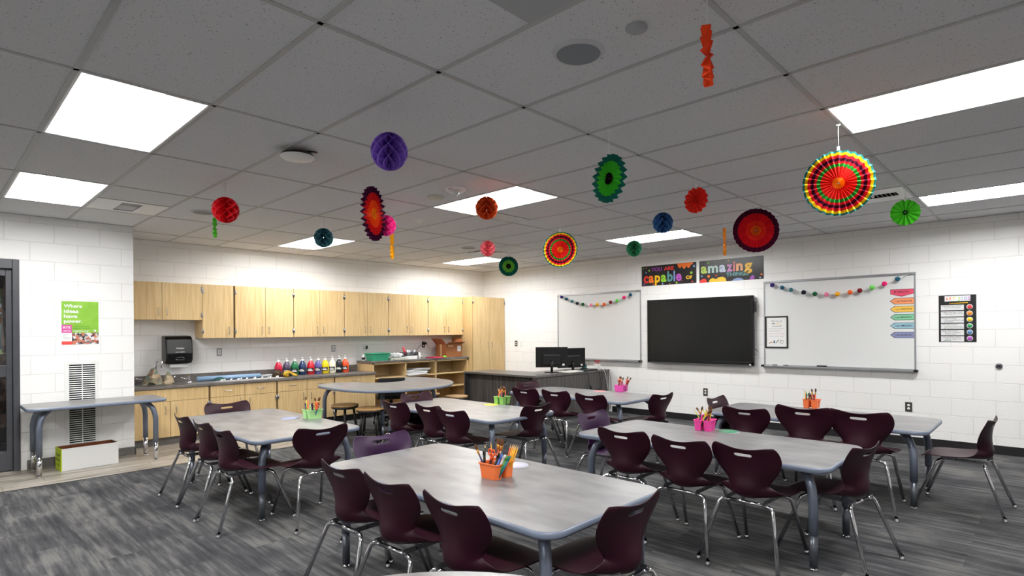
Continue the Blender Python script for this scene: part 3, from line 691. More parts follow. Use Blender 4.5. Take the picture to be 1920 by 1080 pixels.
# ---------------------------------------------------------------- cabinets on the left wall
def pull(parent, x, y, z, horiz=False, L=.096):
    """arched wire pull standing off the face at x"""
    if horiz: p = [(x, y-L/2, z), (x+.028, y-L/2, z), (x+.028, y+L/2, z), (x, y+L/2, z)]
    else: p = [(x, y, z-L/2), (x+.028, y, z-L/2), (x+.028, y, z+L/2), (x, y, z+L/2)]
    bm = bmesh.new(); tube(bm, bend(p, .012, 4), .0042, 8); return obj('handle', bm, M['steel'], parent)
def hinge(parent, x, y, z):
    bm = bmesh.new(); tube(bm, [(x+.006, y, z-.032), (x+.006, y, z+.032)], .0065, 8); box(bm, x-.001, x+.002, y-.014, y+.014, z-.03, z+.03); return obj('hinge', bm, M['steel'], parent)
def cabinet(name, label, y0, y1, x0, x1, z0, z1, doors, drawers=(), group=None, toe=0, cat='cabinet', hz=None, hinges=True):
    """carcass from x0 (wall) to x1 (door face); doors = [(ya, yb, za, zb, handle_y, handle_z)], drawers the same"""
    t = thing(name, label, cat, (0, 0, 0), group=group); t.location = (x0, y0, 0)
    ox, oy = x0, y0
    f = x1-ox-.02
    bm = bmesh.new(); box(bm, .001, f, .002, y1-oy-.002, z0, z1); obj('body', bm, [M['maple']], t, bevel=.001)
    if toe: B('toe_kick', toe, t, (.001, f-.05, .002, y1-oy-.002, 0, z0))
    B('reveal', M['seam'], t, (f, f+.003, .004, y1-oy-.004, z0+.002, z1-.002))
    for k, (a, b, c, d, hy, hz_) in enumerate(doors):
        dr = B('door', M['maple'], t, (f+.003, f+.021, a-oy+.0025, b-oy-.0025, c+.002, d-.002), bevel=.0015)
        if hy is not None: pull(dr, f+.021, hy-oy, hz_)
        if hinges:
            e = a if (hy is not None and hy > (a+b)/2) else b
            for z in (c+.10*(1 if d-c > .6 else .7), d-.10*(1 if d-c > .6 else .7)): hinge(dr, f+.021, e-oy+(.004 if e == a else -.004), z)
    for a, b, c, d, hy, hz_ in drawers:
        dr = B('drawer', M['maple'], t, (f+.003, f+.021, a-oy+.0025, b-oy-.0025, c+.002, d-.002), bevel=.0015)
        if hy is not None: pull(dr, f+.021, hy-oy, hz_, True)
    return t
UF = -5.2; G1 = 'maple wall cabinets over the counter'
def upper(y0, y1, z0, label, mid=None):
    if mid is None: mid = (y0+y1)/2
    cabinet('wall_cabinet', label, y0, y1, WA, UF, z0, 2.115, [(y0, mid, z0, 2.115, mid-.05, z0+.11), (mid, y1, z0, 2.115, mid+.05, z0+.11)], group=G1)
upper(1.225, 2.165, 1.615, 'short maple wall cabinet above the paper towel dispenser', 1.68)
cabinet('wall_cabinet', 'narrow single-door maple wall cabinet right of the short one', 2.165, 2.59, WA, UF, 1.362, 2.115, [(2.165, 2.575, 1.362, 2.115, 2.51, 1.47)], group=G1)
for k, (a, b, lb) in enumerate(((2.595, 3.455, 'maple wall cabinet left of the one above the paint jugs, double doors'), (3.46, 4.315, 'maple wall cabinet directly above the coloured paint jugs'), (4.32, 5.175, 'maple wall cabinet above the green tub'), (5.18, 6.045, 'maple wall cabinet above the black basket and papers'), (6.05, 6.905, 'maple wall cabinet above the cardboard box, beside the tall cabinet'))):
    upper(a, b, 1.362, lb)
cabinet('tall_cabinet', 'tall floor-standing maple cabinet in the room corner', 6.91, 7.795, WA, -4.9, .1, 2.115, [(6.915, 7.35, .1, 2.113, 7.30, 1.15), (7.35, 7.79, .1, 2.113, 7.41, 1.15)], toe=M['blackbase'], cat='cabinet')
LF = -4.905; G2 = 'maple base cabinets under the counter'
cabinet('base_cabinet', 'maple sink base cabinet at the left end, under the faucet', 1.225, 2.15, WA, LF, .1, .722, [(1.23, 1.69, .1, .56, 1.63, .45), (1.69, 2.145, .1, .56, 1.75, .45)], [(1.23, 2.145, .56, .72, None, 0)], G2, M['basebd'])
cabinet('base_cabinet', 'maple base cabinet with two drawers behind the left table', 2.16, 3.06, WA, LF, .1, .722, [(2.165, 2.61, .1, .56, 2.55, .47), (2.61, 3.055, .1, .56, 2.67, .47)], [(2.165, 2.61, .56, .72, 2.39, .645), (2.61, 3.055, .56, .72, 2.83, .645)], G2, M['basebd'])
cabinet('base_cabinet', 'maple base cabinet with two drawers below the paint jugs', 3.07, 3.97, WA, LF, .1, .722, [(3.075, 3.52, .1, .56, 3.46, .47), (3.52, 3.965, .1, .56, 3.58, .47)], [(3.075, 3.52, .56, .72, 3.30, .645), (3.52, 3.965, .56, .72, 3.74, .645)], G2, M['blackbase'])
cabinet('base_cabinet', 'maple base cabinet with one wide drawer beside the open shelves', 3.98, 4.715, WA, LF, .1, .722, [(3.985, 4.71, .1, .56, None, 0)], [(3.985, 4.71, .56, .72, 4.35, .65)], G2, M['blackbase'], hinges=False)
# countertops
t = thing('countertop', 'long grey laminate countertop with backsplash over the base cabinets', 'countertop', (WA, PY, 0))
B('slab', M['counter'], t, (.001, .645, .003, 4.725-PY, .724, .760), bevel=.004); B('backsplash', M['counter'], t, (.001, .02, .003, 4.735-PY, .760, .862), bevel=.002)
t = thing('countertop', 'short raised grey countertop above the open shelves', 'countertop', (WA, 4.73, 0))
B('slab', M['counter'], t, (.001, .515, .0, 2.175, .900, .932), bevel=.003)
# open shelf unit
SX = .498
t = thing('shelf_unit', 'open maple shelf unit holding white paper stacks', 'shelf unit', (WA, 4.75, 0))
W_ = 2.15; P_ = .02
B('back_panel', M['maple_in'], t, (.001, .012, 0, W_, .1, .898))
for y in (0, .66, 1.335, W_-.04): B('upright', M['maple'], t, (.012, SX, y, y+(.022 if y < 2 else .04), .1, .898), bevel=.001)
for a, b in ((.022, .66), (.682, 1.335), (1.357, W_-.04)):
    for z in (.1, .375, .625): B('shelf', M['maple'], t, (.012, SX-.005, a, b, z, z+.022), bevel=.001)
B('top_rail', M['maple'], t, (SX-.02, SX, .0, W_, .872, .898)); B('toe_kick', M['blackbase'], t, (.001, SX-.05, 0, W_, 0, .1))

# ---------------------------------------------------------------- charcoal desk, L shaped
t = thing('desk', 'charcoal wood-look L-shaped teacher desk with monitors on it', 'desk', (-3.98, 5.86, 0))
bm = bmesh.new(); prism(bm, [(0, 0), (1.68, 0), (1.68, 1.935), (1.02, 1.935), (1.02, .66), (0, .66)], .715, .745); obj('desktop', bm, M['desktop'], t, bevel=.002)
B('end_panel', M['deskwood'], t, (0, .025, .01, .64, 0, .715)); B('front_panel', M['deskwood'], t, (.025, 1.64, .12, .14, .02, .715))
B('side_panel', M['deskwood'], t, (1.64, 1.665, .01, 1.93, .0, .715)); B('end_panel', M['deskwood'], t, (1.06, 1.64, 1.90, 1.925, 0, .715)); B('end_panel', M['deskwood'], t, (1.60, 1.64, .01, .12, 0, .715))
B('drawer_pedestal', M['deskwood'], t, (1.14, 1.60, 1.40, 1.89, .03, .71)); 
# monitors
def monitor(x, y, rz, w, h, zb, label):
    t = thing('monitor', label, 'monitor', (x, y, .745), rz, 'monitors on the teacher desk')
    bm = bmesh.new(); box(bm, -w/2, w/2, -.012, .012, zb, zb+h); obj('housing', bm, M['bezel'], t, bevel=.004)
    B('screen', M['screen'], t, (-w/2+.012, w/2-.012, -.0135, -.0125, zb+.02, zb+h-.012))
    B('rear_bulge', M['black'], t, (-w*.28, w*.28, .012, .04, zb+.04, zb+h*.62), bevel=.01); B('vent_slot', M['steel'], t, (-w*.25, w*.25, .0405, .0415, zb+h*.60, zb+h*.615))
    bm = bmesh.new(); tube(bm, [(0, .045, 0.01), (0, .045, zb+h*.35)], .022); obj('stand', bm, M['black'], t)
    bm = bmesh.new(); prism(bm, rrect(.12, .09, .03), 0, .012); o = obj('stand_base', bm, M['black'], t, loc=(0, .03, 0))
    B('sticker', M['paper'], t, (-w*.40, -w*.33, .0125, .0135, zb+.03, zb+.06))
    return t
monitor(-2.64, 6.62, math.radians(-138), .53, .335, .082, 'left black monitor on the desk, seen from behind, larger looking')
monitor(-2.62, 7.12, math.radians(-108), .56, .335, .050, 'right black monitor on the desk, seen from behind')
def pile(name, label, cat, x, y, z, n, sx, sy, mats, th=.004, rz=0, jit=.02, group=None, part='sheet'):
    t = thing(name, label, cat, (x, y, z), rz, group); rnd = random.Random(int(x*99+y*7)); q = 0
    for k in range(n):
        bm = bmesh.new(); a = rnd.uniform(-.12, .12); mm = Matrix.Translation((rnd.uniform(-jit, jit), rnd.uniform(-jit, jit), q)) @ Matrix.Rotation(a, 4, 'Z')
        hh = th*rnd.uniform(.6, 1.5); box(bm, -sx/2, sx/2, -sy/2, sy/2, 0, hh, M_=mm); q += hh; obj(part, bm, mats[k % len(mats)], t)
    return t
cream = pm('cream_paper', 226, 220, 196, rough=.8)
pile('paper_stack', 'loose cream papers under the monitors on the charcoal desk', 'papers', -2.42, 6.82, .745, 4, .22, .42, [cream, M['paper']], rz=.0)
B_ = tag(B('keyboard', M['black'], None, (-2.46, -2.34, 7.10, 7.5, .746, .768), bevel=.004), 'black keyboard at the desk edge beside the cables', 'keyboard')
t = thing('pen_cup', 'white square cup of red pens on the desk corner', 'cup', (-2.44, 7.62, .745))
bm = bmesh.new(); prism(bm, rrect(.04, .04, .01), 0, .004)
for a, b, c, d in ((-.04, .04, -.04, -.037), (-.04, .04, .037, .04), (-.04, -.037, -.037, .037), (.037, .04, -.037, .037)): box(bm, a, b, c, d, .004, .10)
obj('cup', bm, M['white'], t)
for k in range(6):
    a = k*1.05; bm = bmesh.new(); tube(bm, [(-2.44+.012*math.cos(a), 7.62+.012*math.sin(a), .752), (-2.44+.036*math.cos(a), 7.62+.036*math.sin(a), .885)], .005, 8)
    lathe(bm, [(0, -.012), (.014, 0), (.012, .012), (0, .02)], 10, Matrix.Translation((-2.44+.038*math.cos(a), 7.62+.038*math.sin(a), .895)))
    tag(obj('flower_pen', bm, pm('red_petals', 176, 44, 52, rough=.7)), 'red topped pen in the white cup on the desk', 'pen', 'red pens in the desk cup')
t = thing('tape_dispenser', 'teal tape dispenser on the desk before the whiteboard', 'tape dispenser', (-2.56, 7.40, .745))
bm = bmesh.new(); tube(bm, [(-.02, 0, .065), (.02, 0, .065)], .05, 20); obj('reel', bm, pm('teal_plastic', 40, 104, 110), t); B('base', M['black'], t, (-.03, .03, -.08, .07, 0, .03), bevel=.006)
# hub box on whiteboard tray behind monitors and cables
for k, (pts, m, lb) in enumerate((([(-2.32, 7.10, .76), (-2.26, 7.12, .70), (-2.27, 7.15, .50), (-2.265, 7.30, .36), (-2.27, 7.5, .45), (-2.28, 7.55, .62), (-2.31, 7.56, .76)], M['black'], 'black cable loop drooping over the desk side panel'),
        ([(-2.31, 7.42, .76), (-2.262, 7.44, .70), (-2.265, 7.50, .45), (-2.28, 7.58, .12)], M['black'], 'black cable hanging straight down the desk side'),
        ([(-2.31, 7.60, .76), (-2.262, 7.61, .70), (-2.27, 7.70, .40), (-2.29, 7.72, .15)], M['white'], 'white cable hanging over the desk corner'),
        ([(-2.31, 7.66, .76), (-2.258, 7.66, .72), (-2.262, 7.70, .35), (-2.28, 7.74, .05)], pm('grey_cable', 150, 150, 152), 'grey cable hanging over the desk corner'),
        ([(-2.31, 7.76, .72), (-2.255, 7.77, .60), (-2.255, 7.775, .30), (-2.28, 7.775, .05)], pm('maroon_cable', 110, 44, 44), 'dark red cable at the far edge of the desk'))):
    bm = bmesh.new(); tube(bm, bend(pts, .05, 5), .0045, 8)
    if k == 0: tube(bm, [(-2.265, 7.2, .50), (-2.265, 7.2, .43)], .02, 10)
    tag(obj('cable', bm, m), lb, 'cable')
# ---------------------------------------------------------------- sink and things on the low counter
ZL = .7605
t = thing('sink', 'stainless steel sink set in the left end of the counter', 'sink', (-5.2, 1.66, ZL))
bm = bmesh.new(); rr = rrect(.19, .24, .05, 5)
a = [bm.verts.new((x, y, .004)) for x, y in rrect(.215, .265, .06, 5)]; b = [bm.verts.new((x, y, .004)) for x, y in rr]; c = [bm.verts.new((x*.93, y*.94, .0015)) for x, y in rr]
for r1, r2 in ((a, b), (b, c)):
    for k in range(len(r1)): bm.faces.new((r1[k], r1[(k+1) % len(r1)], r2[(k+1) % len(r2)], r2[k]))
bm.faces.new(c); obj('basin', bm, M['steel'], t, smooth=True)
t = thing('faucet', 'chrome gooseneck faucet with cloths hung on it', 'faucet', (-5.36, 1.64, ZL))
bm = bmesh.new(); tube(bm, bend([(0, 0, 0), (0, 0, .31), (.10, .05, .31), (.10, .05, .22)], .06, 8), .014, 12); obj('spout', bm, M['chrome'], t)
bm = bmesh.new(); lathe(bm, [(0, .03), (.02, .03), (.03, .012), (.032, 0)], 18); obj('base', bm, M['chrome'], t)
for s in (-1, 1):
    bm = bmesh.new(); tube(bm, [(0, s*.10, .0), (0, s*.10, .045), (.015, s*.115, .058)], .012, 10); tube(bm, bend([(.0, s*.10, .055), (.03, s*.15, .07), (.035, s*.20, .075), (.02, s*.23, .088)], .03), .009, 10); obj('handle', bm, M['chrome'], t)
cl = blotch_mat('stained_cloth', [(168, 150, 122), (150, 132, 108), (128, 120, 98), (176, 160, 134), (120, 96, 82), (108, 128, 118)], 26, .95)
def cloth(x, y, z0, h, w0, w1, label, seed):
    """gathered cloth hanging from a point: folds that fan out towards the hem"""
    rnd = random.Random(seed); bm = bmesh.new(); n, m_ = 22, 10; rows = []
    for i in range(m_+1):
        s = i/m_; ww = w0+(w1-w0)*s**.8; row = []
        for k in range(n):
            a = 2*PI*k/n; f = 1+.28*math.sin(5*a+seed)*s+.16*math.sin(9*a+2)*s
            row.append(bm.verts.new((x+ww*.45*f*math.cos(a)+.01*s, y+ww*f*math.sin(a), z0-h*s*(1-.12*math.sin(3*a+seed)*s))))
        rows.append(row)
    for i in range(m_):
        for k in range(n): bm.faces.new((rows[i][k], rows[i][(k+1) % n], rows[i+1][(k+1) % n], rows[i+1][k]))
    bm.faces.new(rows[0][::-1])
    tag(obj('cloth', bm, cl, smooth=True), label, 'cloth')
cloth(-5.30, 1.60, .985, .215, .014, .115, 'bunched stained cloth hanging from the faucet neck', 3)
cloth(-5.27, 1.765, .93, .16, .008, .072, 'smaller pale cloth hanging on the right faucet handle', 5)
t = thing('drinking_spout', 'small chrome drinking spout right of the sink', 'faucet', (-5.28, 2.02, ZL))
bm = bmesh.new(); tube(bm, bend([(0, 0, 0), (0, 0, .07), (.03, -.02, .10)], .03), .014, 12); lathe(bm, [(0, .02), (.03, .016), (.034, 0)], 16); obj('spout', bm, M['chrome'], t)
bm = bmesh.new(); tube(bm, bend([(0, 0, .05), (0, -.07, .05), (0, -.10, .075)], .02), .008, 8); obj('lever', bm, M['chrome'], t)
bm = bmesh.new(); tube(bm, [(-5.30, 2.12, ZL+.035), (-5.30, 2.98, ZL+.032)], .032, 20); tag(obj('rolled_tube', bm, pm('pale_blue_plastic', 136, 168, 200, rough=.45)), 'long pale blue roll lying along the counter', 'roll')
bm = bmesh.new(); tube(bm, [(-5.30, 2.982, ZL+.022), (-5.30, 3.16, ZL+.022)], .020, 16); tag(obj('roll_end', bm, pm('grey_roll', 178, 182, 184)), 'grey roll poking out behind the pale blue roll', 'roll')
bm = bmesh.new(); lathe(bm, [(0, .055), (.03, .052), (.075, .03), (.085, .012), (.08, 0), (0, 0)], 24, Matrix.Translation((-5.20, 2.38, ZL)) @ Matrix.Diagonal((.6, 1, 1, 1))); tag(obj('pouch', bm, pm('dark_teal_cloth', 34, 74, 76, rough=.8)), 'dark teal pouch lying on the pale blue roll', 'pouch')
tray = tag(B('drying_mat', pm('pale_mat', 168, 168, 170, rough=.6), None, (-5.16, -4.94, 2.28, 3.20, ZL, ZL+.004)), 'thin grey mat covered in tiny white cups on the counter', 'mat')
rnd = random.Random(4); cap0 = None
for k in range(20):
    p = (-4.97-.17*((k*7) % 5)/5-.01*rnd.random(), 2.32+.86*k/20+.02*rnd.random(), ZL+.0045)
    if cap0 is None:
        bm = bmesh.new(); lathe(bm, [(0, .024), (.009, .024), (.011, .021), (.011, 0), (0, 0)], 12); cap0 = tag(obj('mini_cup', bm, M['white'], loc=p), 'tiny white cup on the grey counter mat', 'cup', 'tiny white cups on the counter mat')
    else: dup(cap0, p)
# work gloves heap: striped yellow and black, crumpled
for (x, y, z, rz, s, lb) in ((-5.22, 3.22, ZL, .3, 1.0, 'brown crumpled glove leaning against the red paint jug'), (-5.08, 3.31, ZL, -.5, .9, 'yellow and black striped glove in front of the red paint jug')):
    t = thing('glove', lb, 'glove', (x, y, z), rz); gm = blotch_mat('glove_cloth_%d' % len(MATS) if False else ('glove_brown' if s == 1 else 'glove_yellow'), [(74, 52, 30), (112, 84, 40), (40, 30, 22)] if s == 1 else [(196, 158, 40), (34, 28, 24), (168, 128, 38)], 28, .9)
    bm = bmesh.new(); lathe(bm, [(0, 0), (.05*s, .002), (.062*s, .03), (.055*s, .065), (.03*s, .09), (0, .095)], 14, Matrix.Rotation(.35, 4, 'X') @ Matrix.Diagonal((1, 1.3, 1, 1)))
    for v in bm.verts: v.co += Vector((math.sin(v.co.z*90+v.co.y*60), math.cos(v.co.x*80), 0))*.006; v.co.z = max(0, v.co.z)
    obj('palm', bm, gm, t, smooth=True)
    for q in range(5):
        a = -.7+q*.33; bm = bmesh.new(); tube(bm, bend([(0, .03, .05), (.05*math.sin(a), .09*s, .05-.005*q), (.085*math.sin(a), .135*s, .018)], .03, 4), [.017]*2+[.016]*4+[.013] if False else .015*s, 10); obj('finger', bm, gm, t, smooth=True)
# paint jugs
JUGS = [('crimson', (196, 24, 64), 3.265), ('dark violet', (74, 66, 90), 3.395), ('green', (16, 108, 62), 3.52), ('navy blue', (32, 58, 98), 3.65), ('bright red', (206, 26, 44), 3.785), ('periwinkle', (94, 92, 158), 3.91), ('yellow', (238, 212, 10), 4.035), ('off-white', (236, 234, 212), 4.16), ('black', (22, 26, 36), 4.28), ('orange', (244, 84, 34), 4.395)]
def jug(col, name, y, k):
    t = thing('paint_jug', '%s paint jug with white pump and black label on the counter' % name, 'paint jug', (-5.32+.004*(k % 3), y, ZL), rz=math.radians(42+(k*13) % 9), group='pump jugs of paint')
    pmt = mat('paint_'+name.replace(' ', '_').replace('-', '_'), col, .25, coat=.3)
    bm = bmesh.new(); sc = Matrix.Diagonal((1, 1, 1, 1))
    lathe(bm, [(0, 0), (.052, 0), (.057, .006), (.058, .13), (.055, .155), (.044, .185), (.028, .208), (.020, .214), (.020, .226), (0, .226)], 24); obj('bottle', bm, pmt, t)
    bm = bmesh.new(); tube(bm, bend([(.0, .030, .20), (.0, .062, .185), (.0, .066, .14), (.0, .050, .12)], .02), .010, 8); obj('grip', bm, pmt, t)
    bm = bmesh.new(); lathe(bm, [(.023, .222), (.023, .242), (.010, .246), (.006, .248), (.006, .268), (.012, .270), (.012, .276), (0, .278)], 16); tube(bm, [(0, 0, .272), (.0, -.034, .270), (0, -.040, .262)], .0045, 8); obj('pump', bm, M['white'], t)
    bm = bmesh.new(); n = 14; r = .0588
    vs = [[bm.verts.new((r*math.cos(a), r*math.sin(a), z)) for a in [-2.55+2.0*q/n for q in range(n+1)]] for z in (.045, .105)]
    for q in range(n): f = bm.faces.new((vs[0][q], vs[0][q+1], vs[1][q+1], vs[1][q])); f.smooth = True
    lb = obj('label', bm, pm('label_black', 18, 18, 20), t)
    lb['label'] = 'black label'
    bm = bmesh.new(); r = .0594
    for z0, z1, e in ((.058, .074, .25), (.082, .090, .5)):
        vs = [[bm.verts.new((r*math.cos(a), r*math.sin(a), z)) for a in [-2.55+e+(2.0-2*e)*q/8 for q in range(9)]] for z in (z0, z1)]
        for q in range(8): bm.faces.new((vs[0][q], vs[0][q+1], vs[1][q+1], vs[1][q]))
    obj('label_print', bm, M['paper'], lb)
for k, (nm, c, y) in enumerate(JUGS): jug(c, nm, y, k)

# ---------------------------------------------------------------- things on the raised counter
ZH = .9325
t = thing('plastic_tub', 'sea green plastic tub on the raised counter', 'tub', (-5.22, 4.96, ZH))
bm = bmesh.new()
def tubsec(hx, hy, z, r=.04): return [bm.verts.new((x, y, z)) for x, y in rrect(hx, hy, r, 4)]
rg = [tubsec(.115, .155, 0), tubsec(.14, .185, .12), tubsec(.15, .198, .122), tubsec(.15, .198, .132), tubsec(.132, .178, .132), tubsec(.108, .148, .006)]
bm.faces.new(rg[0][::-1]); bm.faces.new(rg[-1])
for a, b in zip(rg, rg[1:]):
    for k in range(len(a)): bm.faces.new((a[k], a[(k+1) % len(a)], b[(k+1) % len(b)], b[k]))
obj('bin', bm, pm('sea_green_plastic', 62, 168, 128, rough=.4), t)
t = thing('pump_bottle', 'small clear bottle with black label left of the green tub', 'bottle', (-5.35, 4.73+.03, ZH)); bm = bmesh.new(); lathe(bm, [(0, 0), (.028, 0), (.03, .01), (.03, .09), (.012, .11), (.012, .12), (0, .12)], 16); obj('bottle', bm, M['white'], t)
bm = bmesh.new(); lathe(bm, [(.0305, .02), (.0305, .06)], 16); obj('label', bm, M['black'], t)
pile('paper_stack', 'stack of white papers between the green tub and the black basket', 'papers', -5.16, 5.31, ZH, 9, .26, .30, [M['paper'], cream], th=.004, jit=.012, rz=0)
t = thing('crumpled_bags', 'crumpled clear plastic bags on the white papers', 'plastic bag', (-5.17, 5.30, ZH+.042))
bm = bmesh.new(); rnd = random.Random(9); bmesh.ops.create_icosphere(bm, subdivisions=3, radius=1)
for v in bm.verts:
    q = 1+.25*rnd.uniform(-1, 1); v.co = Vector((v.co.x*.10*q, v.co.y*.13*q, max(0, (v.co.z*.5+.5)*.075*q)))
obj('bag', bm, mat('clear_film', (226, 230, 230), .25, noise=.1, scale=20), t)
t = thing('wire_basket', 'dark mesh basket of art supplies on a white box', 'basket', (-5.22, 5.62, ZH+.062))
bm = bmesh.new(); 
for z, q in ((0, .9), (.02, .94), (.04, .97), (.06, 1.0)): tube(bm, [Vector((x*q, y*q, z)) for x, y in rrect(.10, .15, .03, 3)], .004, 6, closed=True)
for x, y in rrect(.10, .15, .03, 3): tube(bm, [(x*.9, y*.9, 0), (x, y, .06)], .003, 6)
prism(bm, [(x*.9, y*.9) for x, y in rrect(.10, .15, .03, 3)], 0, .003); obj('basket', bm, pm('dark_wire', 48, 50, 56, metal=.4), t)
tag(B('white_box', M['paper'], None, (-5.31, -5.10, 5.49, 5.72, ZH+.0005, ZH+.0605), bevel=.002), 'flat white box under the dark mesh basket', 'box')
for k, (x, y, a, c, nm) in enumerate(((-5.20, 5.53, -.5, (214, 60, 74), 'red and white wrapped roll in the mesh basket'), (-5.22, 5.60, -.25, (236, 236, 238), 'white roll in the mesh basket'), (-5.2, 5.69, .4, (170, 174, 178), 'grey roll at the right of the mesh basket'), (-5.25, 5.64, .1, (190, 200, 206), 'pale blue roll in the mesh basket'))):
    bm = bmesh.new(); tube(bm, [(x, y, ZH+.07), (x+.01, y+math.sin(a)*.11, ZH+.07+(.15 if k == 0 else .09))], .019, 12); tag(obj('roll', bm, mat('roll_%d' % k, c, .5)), nm, 'roll')
for y, h, m, lb in ((5.78, .105, M['black'], 'black bottle standing right of the mesh basket'), (5.865, .115, M['white'], 'white bottle standing right of the black bottle')):
    bm = bmesh.new(); lathe(bm, [(0, 0), (.026, 0), (.028, .006), (.028, h*.75), (.014, h*.88), (.014, h), (0, h)], 18, Matrix.Translation((-5.24, y, ZH))); tag(obj('bottle', bm, m), lb, 'bottle')
pile('folder_pile', 'red and pink folders lying left of the cardboard box', 'folders', -5.12, 6.14, ZH, 4, .22, .26, [pm('red_folder', 196, 40, 60), pm('pink_folder', 214, 90, 130), pm('maroon_folder', 140, 40, 60)], th=.006, part='folder')
bm = bmesh.new(); lathe(bm, [(0, 0), (.03, .0), (.042, .014), (.03, .034), (0, .04)], 16, Matrix.Translation((-5.06, 6.36-.04, ZH))); tag(obj('tape_roll', bm, pm('lime_plastic', 120, 214, 50)), 'lime green lump beside the cardboard box', 'tape')
t = thing('cardboard_box', 'open brown cardboard box under the last wall cabinet', 'box', (-5.23, 6.57, ZH))
bm = bmesh.new(); X_, Y_, Z_ = .16, .195, .25; q = .005
for a in ((-X_, X_, -Y_, -Y_+q, 0, Z_), (-X_, X_, Y_-q, Y_, 0, Z_), (-X_, -X_+q, -Y_+q, Y_-q, 0, Z_), (X_-q, X_, -Y_+q, Y_-q, 0, Z_), (-X_, X_, -Y_, Y_, 0, q)): box(bm, *a)
obj('carton', bm, M['cardboard'], t)
for nm, p0, p1, d in (('flap', (-X_, -Y_), (X_, -Y_), (0, -.11, .11)), ('flap', (X_, -Y_), (X_, Y_), (.10, 0, .045)), ('flap', (-X_, Y_), (X_, Y_), (0, .02, .10))):
    bm = bmesh.new(); v = [Vector((*p0, Z_)), Vector((*p1, Z_)), Vector((*p1, Z_))+Vector(d), Vector((*p0, Z_))+Vector(d)]
    o_ = Vector((0, 0, .004)); a = [bm.verts.new(p) for p in v]; b = [bm.verts.new(p+o_) for p in v]
    bm.faces.new(a); bm.faces.new(b[::-1])
    for k in range(4): bm.faces.new((a[k], a[(k+1) % 4], b[(k+1) % 4], b[k]))
    obj(nm, bm, M['cardboard'], t)
B('shipping_label', M['paper'], t, (X_, X_+.001, .08, .17, .11, .22)); B('tape', pm('brown_tape', 206, 172, 120), t, (X_, X_+.0008, -.15, -.02, .205, .235)); B('tape', pm('brown_tape', 0, 0, 0), t, (-.03, .03, -Y_-.0008, -Y_, 0, .25))
pile('paper_stack', 'thick sheaf of white papers in bags on the upper middle shelf', 'papers', -5.17, 5.66, .6475, 10, .30, .46, [M['paper'], pm('grey_paper', 196, 198, 202), M['paper']], th=.007, jit=.02)
pile('paper_stack', 'smaller paper sheaf on top of the thick one on the shelf', 'papers', -5.15, 5.78, .729, 5, .26, .34, [M['paper'], pm('grey_paper', 196, 198, 202)], th=.006, jit=.015)

# ---------------------------------------------------------------- on the left wall
def wallA(name, label, cat, y, z, x=WA, group=None): return thing(name, label, cat, (x, y, z), PI/2, group)
t = wallA('towel_dispenser', 'glossy black paper towel dispenser above the sink', 'towel dispenser', 1.915, 1.02)
bm = bmesh.new()
prof = [(0, 0), (-.17, .0), (-.215, .04), (-.225, .14), (-.20, .33), (-.16, .375), (0, .385)]
a = [bm.verts.new((-.165, y, z)) for y, z in prof]; b = [bm.verts.new((.165, y, z)) for y, z in prof]
bm.faces.new(a); bm.faces.new(b[::-1])
for k in range(len(prof)): bm.faces.new((a[k], b[k], b[(k+1) % len(prof)], a[(k+1) % len(prof)]))
obj('cover', bm, mat('gloss_black', (10, 10, 11), .28), t, bevel=.02, seg=4)
B('towel', M['paper'], t, (-.10, .10, -.14, -.137, -.05, .003)); B('slot', M['black'], t, (-.12, .12, -.17, -.10, -.004, .001))
bm = bmesh.new(); tube(bm, bend([(-.055, -.228, .065), (-.04, -.236, .085), (.04, -.236, .085), (.055, -.228, .065), (.04, -.228, .052), (-.04, -.228, .052), (-.055, -.228, .065)], .01), .004, 8); obj('latch', bm, M['darksteel'], t)
l_ = lettering(t, [('TORK', 0, 0, .034, M['paper'], .012, 'c', None)], 'brand_print') if False else lettering(t, [('TOWELS', 0, 0, .026, M['paper'], .01, 'c', None), ('push to dispense', .0, -.045, .016, M['paper'], 0, 'c', None)], 'print')
l_.location = (0, -.231, .20); l_.rotation_euler = (math.radians(-7), 0, 0)
def outlet(x, y, z, ang, label, kind='duplex', plate=None):
    t = thing('wall_outlet' if kind != 'switch' else 'light_switch', label, 'outlet' if kind != 'switch' else 'switch', (x, y, z), ang)
    B('cover_plate', plate or M['steel'], t, (-.036, .036, -.006, -.0005, -.058, .058), bevel=.002)
    if kind == 'duplex':
        for s in (-1, 1):
            bm = bmesh.new(); lathe(bm, [(0, .0085), (.015, .0085), (.016, .006)], 18, Matrix.Translation((0, 0, s*.02)) @ Matrix.Rotation(PI/2, 4, 'X')); obj('socket', bm, M['white'], t)
    elif kind == 'gfci':
        o = B('socket', M['white'], t, (-.017, .017, -.009, -.006, -.034, .034), bevel=.001); B('button', M['black'], o, (-.006, .006, -.0105, -.009, -.008, .008))
    else: B('rocker', M['white'], t, (-.016, .016, -.010, -.006, -.033, .033), bevel=.001)
    return t
dk = mat('dark_plate', (70, 68, 64), .4, metal=.3)
outlet(WA, 2.49, 1.155, PI/2, 'outlet right of the paper towel dispenser', 'gfci'); outlet(WA, 4.295, 1.16, PI/2, 'outlet in a steel plate above the orange paint jug', 'gfci')
t = outlet(WA, 4.90, 1.165, PI/2, 'small outlet with black plug above the green tub', 'gfci', M['white']); B('plug', M['black'], t, (.0, .03, -.05, -.011, -.03, .025), bevel=.006); B('plug', M['white'], t, (-.035, -.005, -.045, -.011, -.01, .025), bevel=.006)
t = outlet(WA, 6.18, 1.18, PI/2, 'outlet with a black adapter beside the cardboard box', 'duplex', dk); B('adapter', M['black'], t, (-.04, .04, -.06, -.011, -.0, .045), bevel=.008)
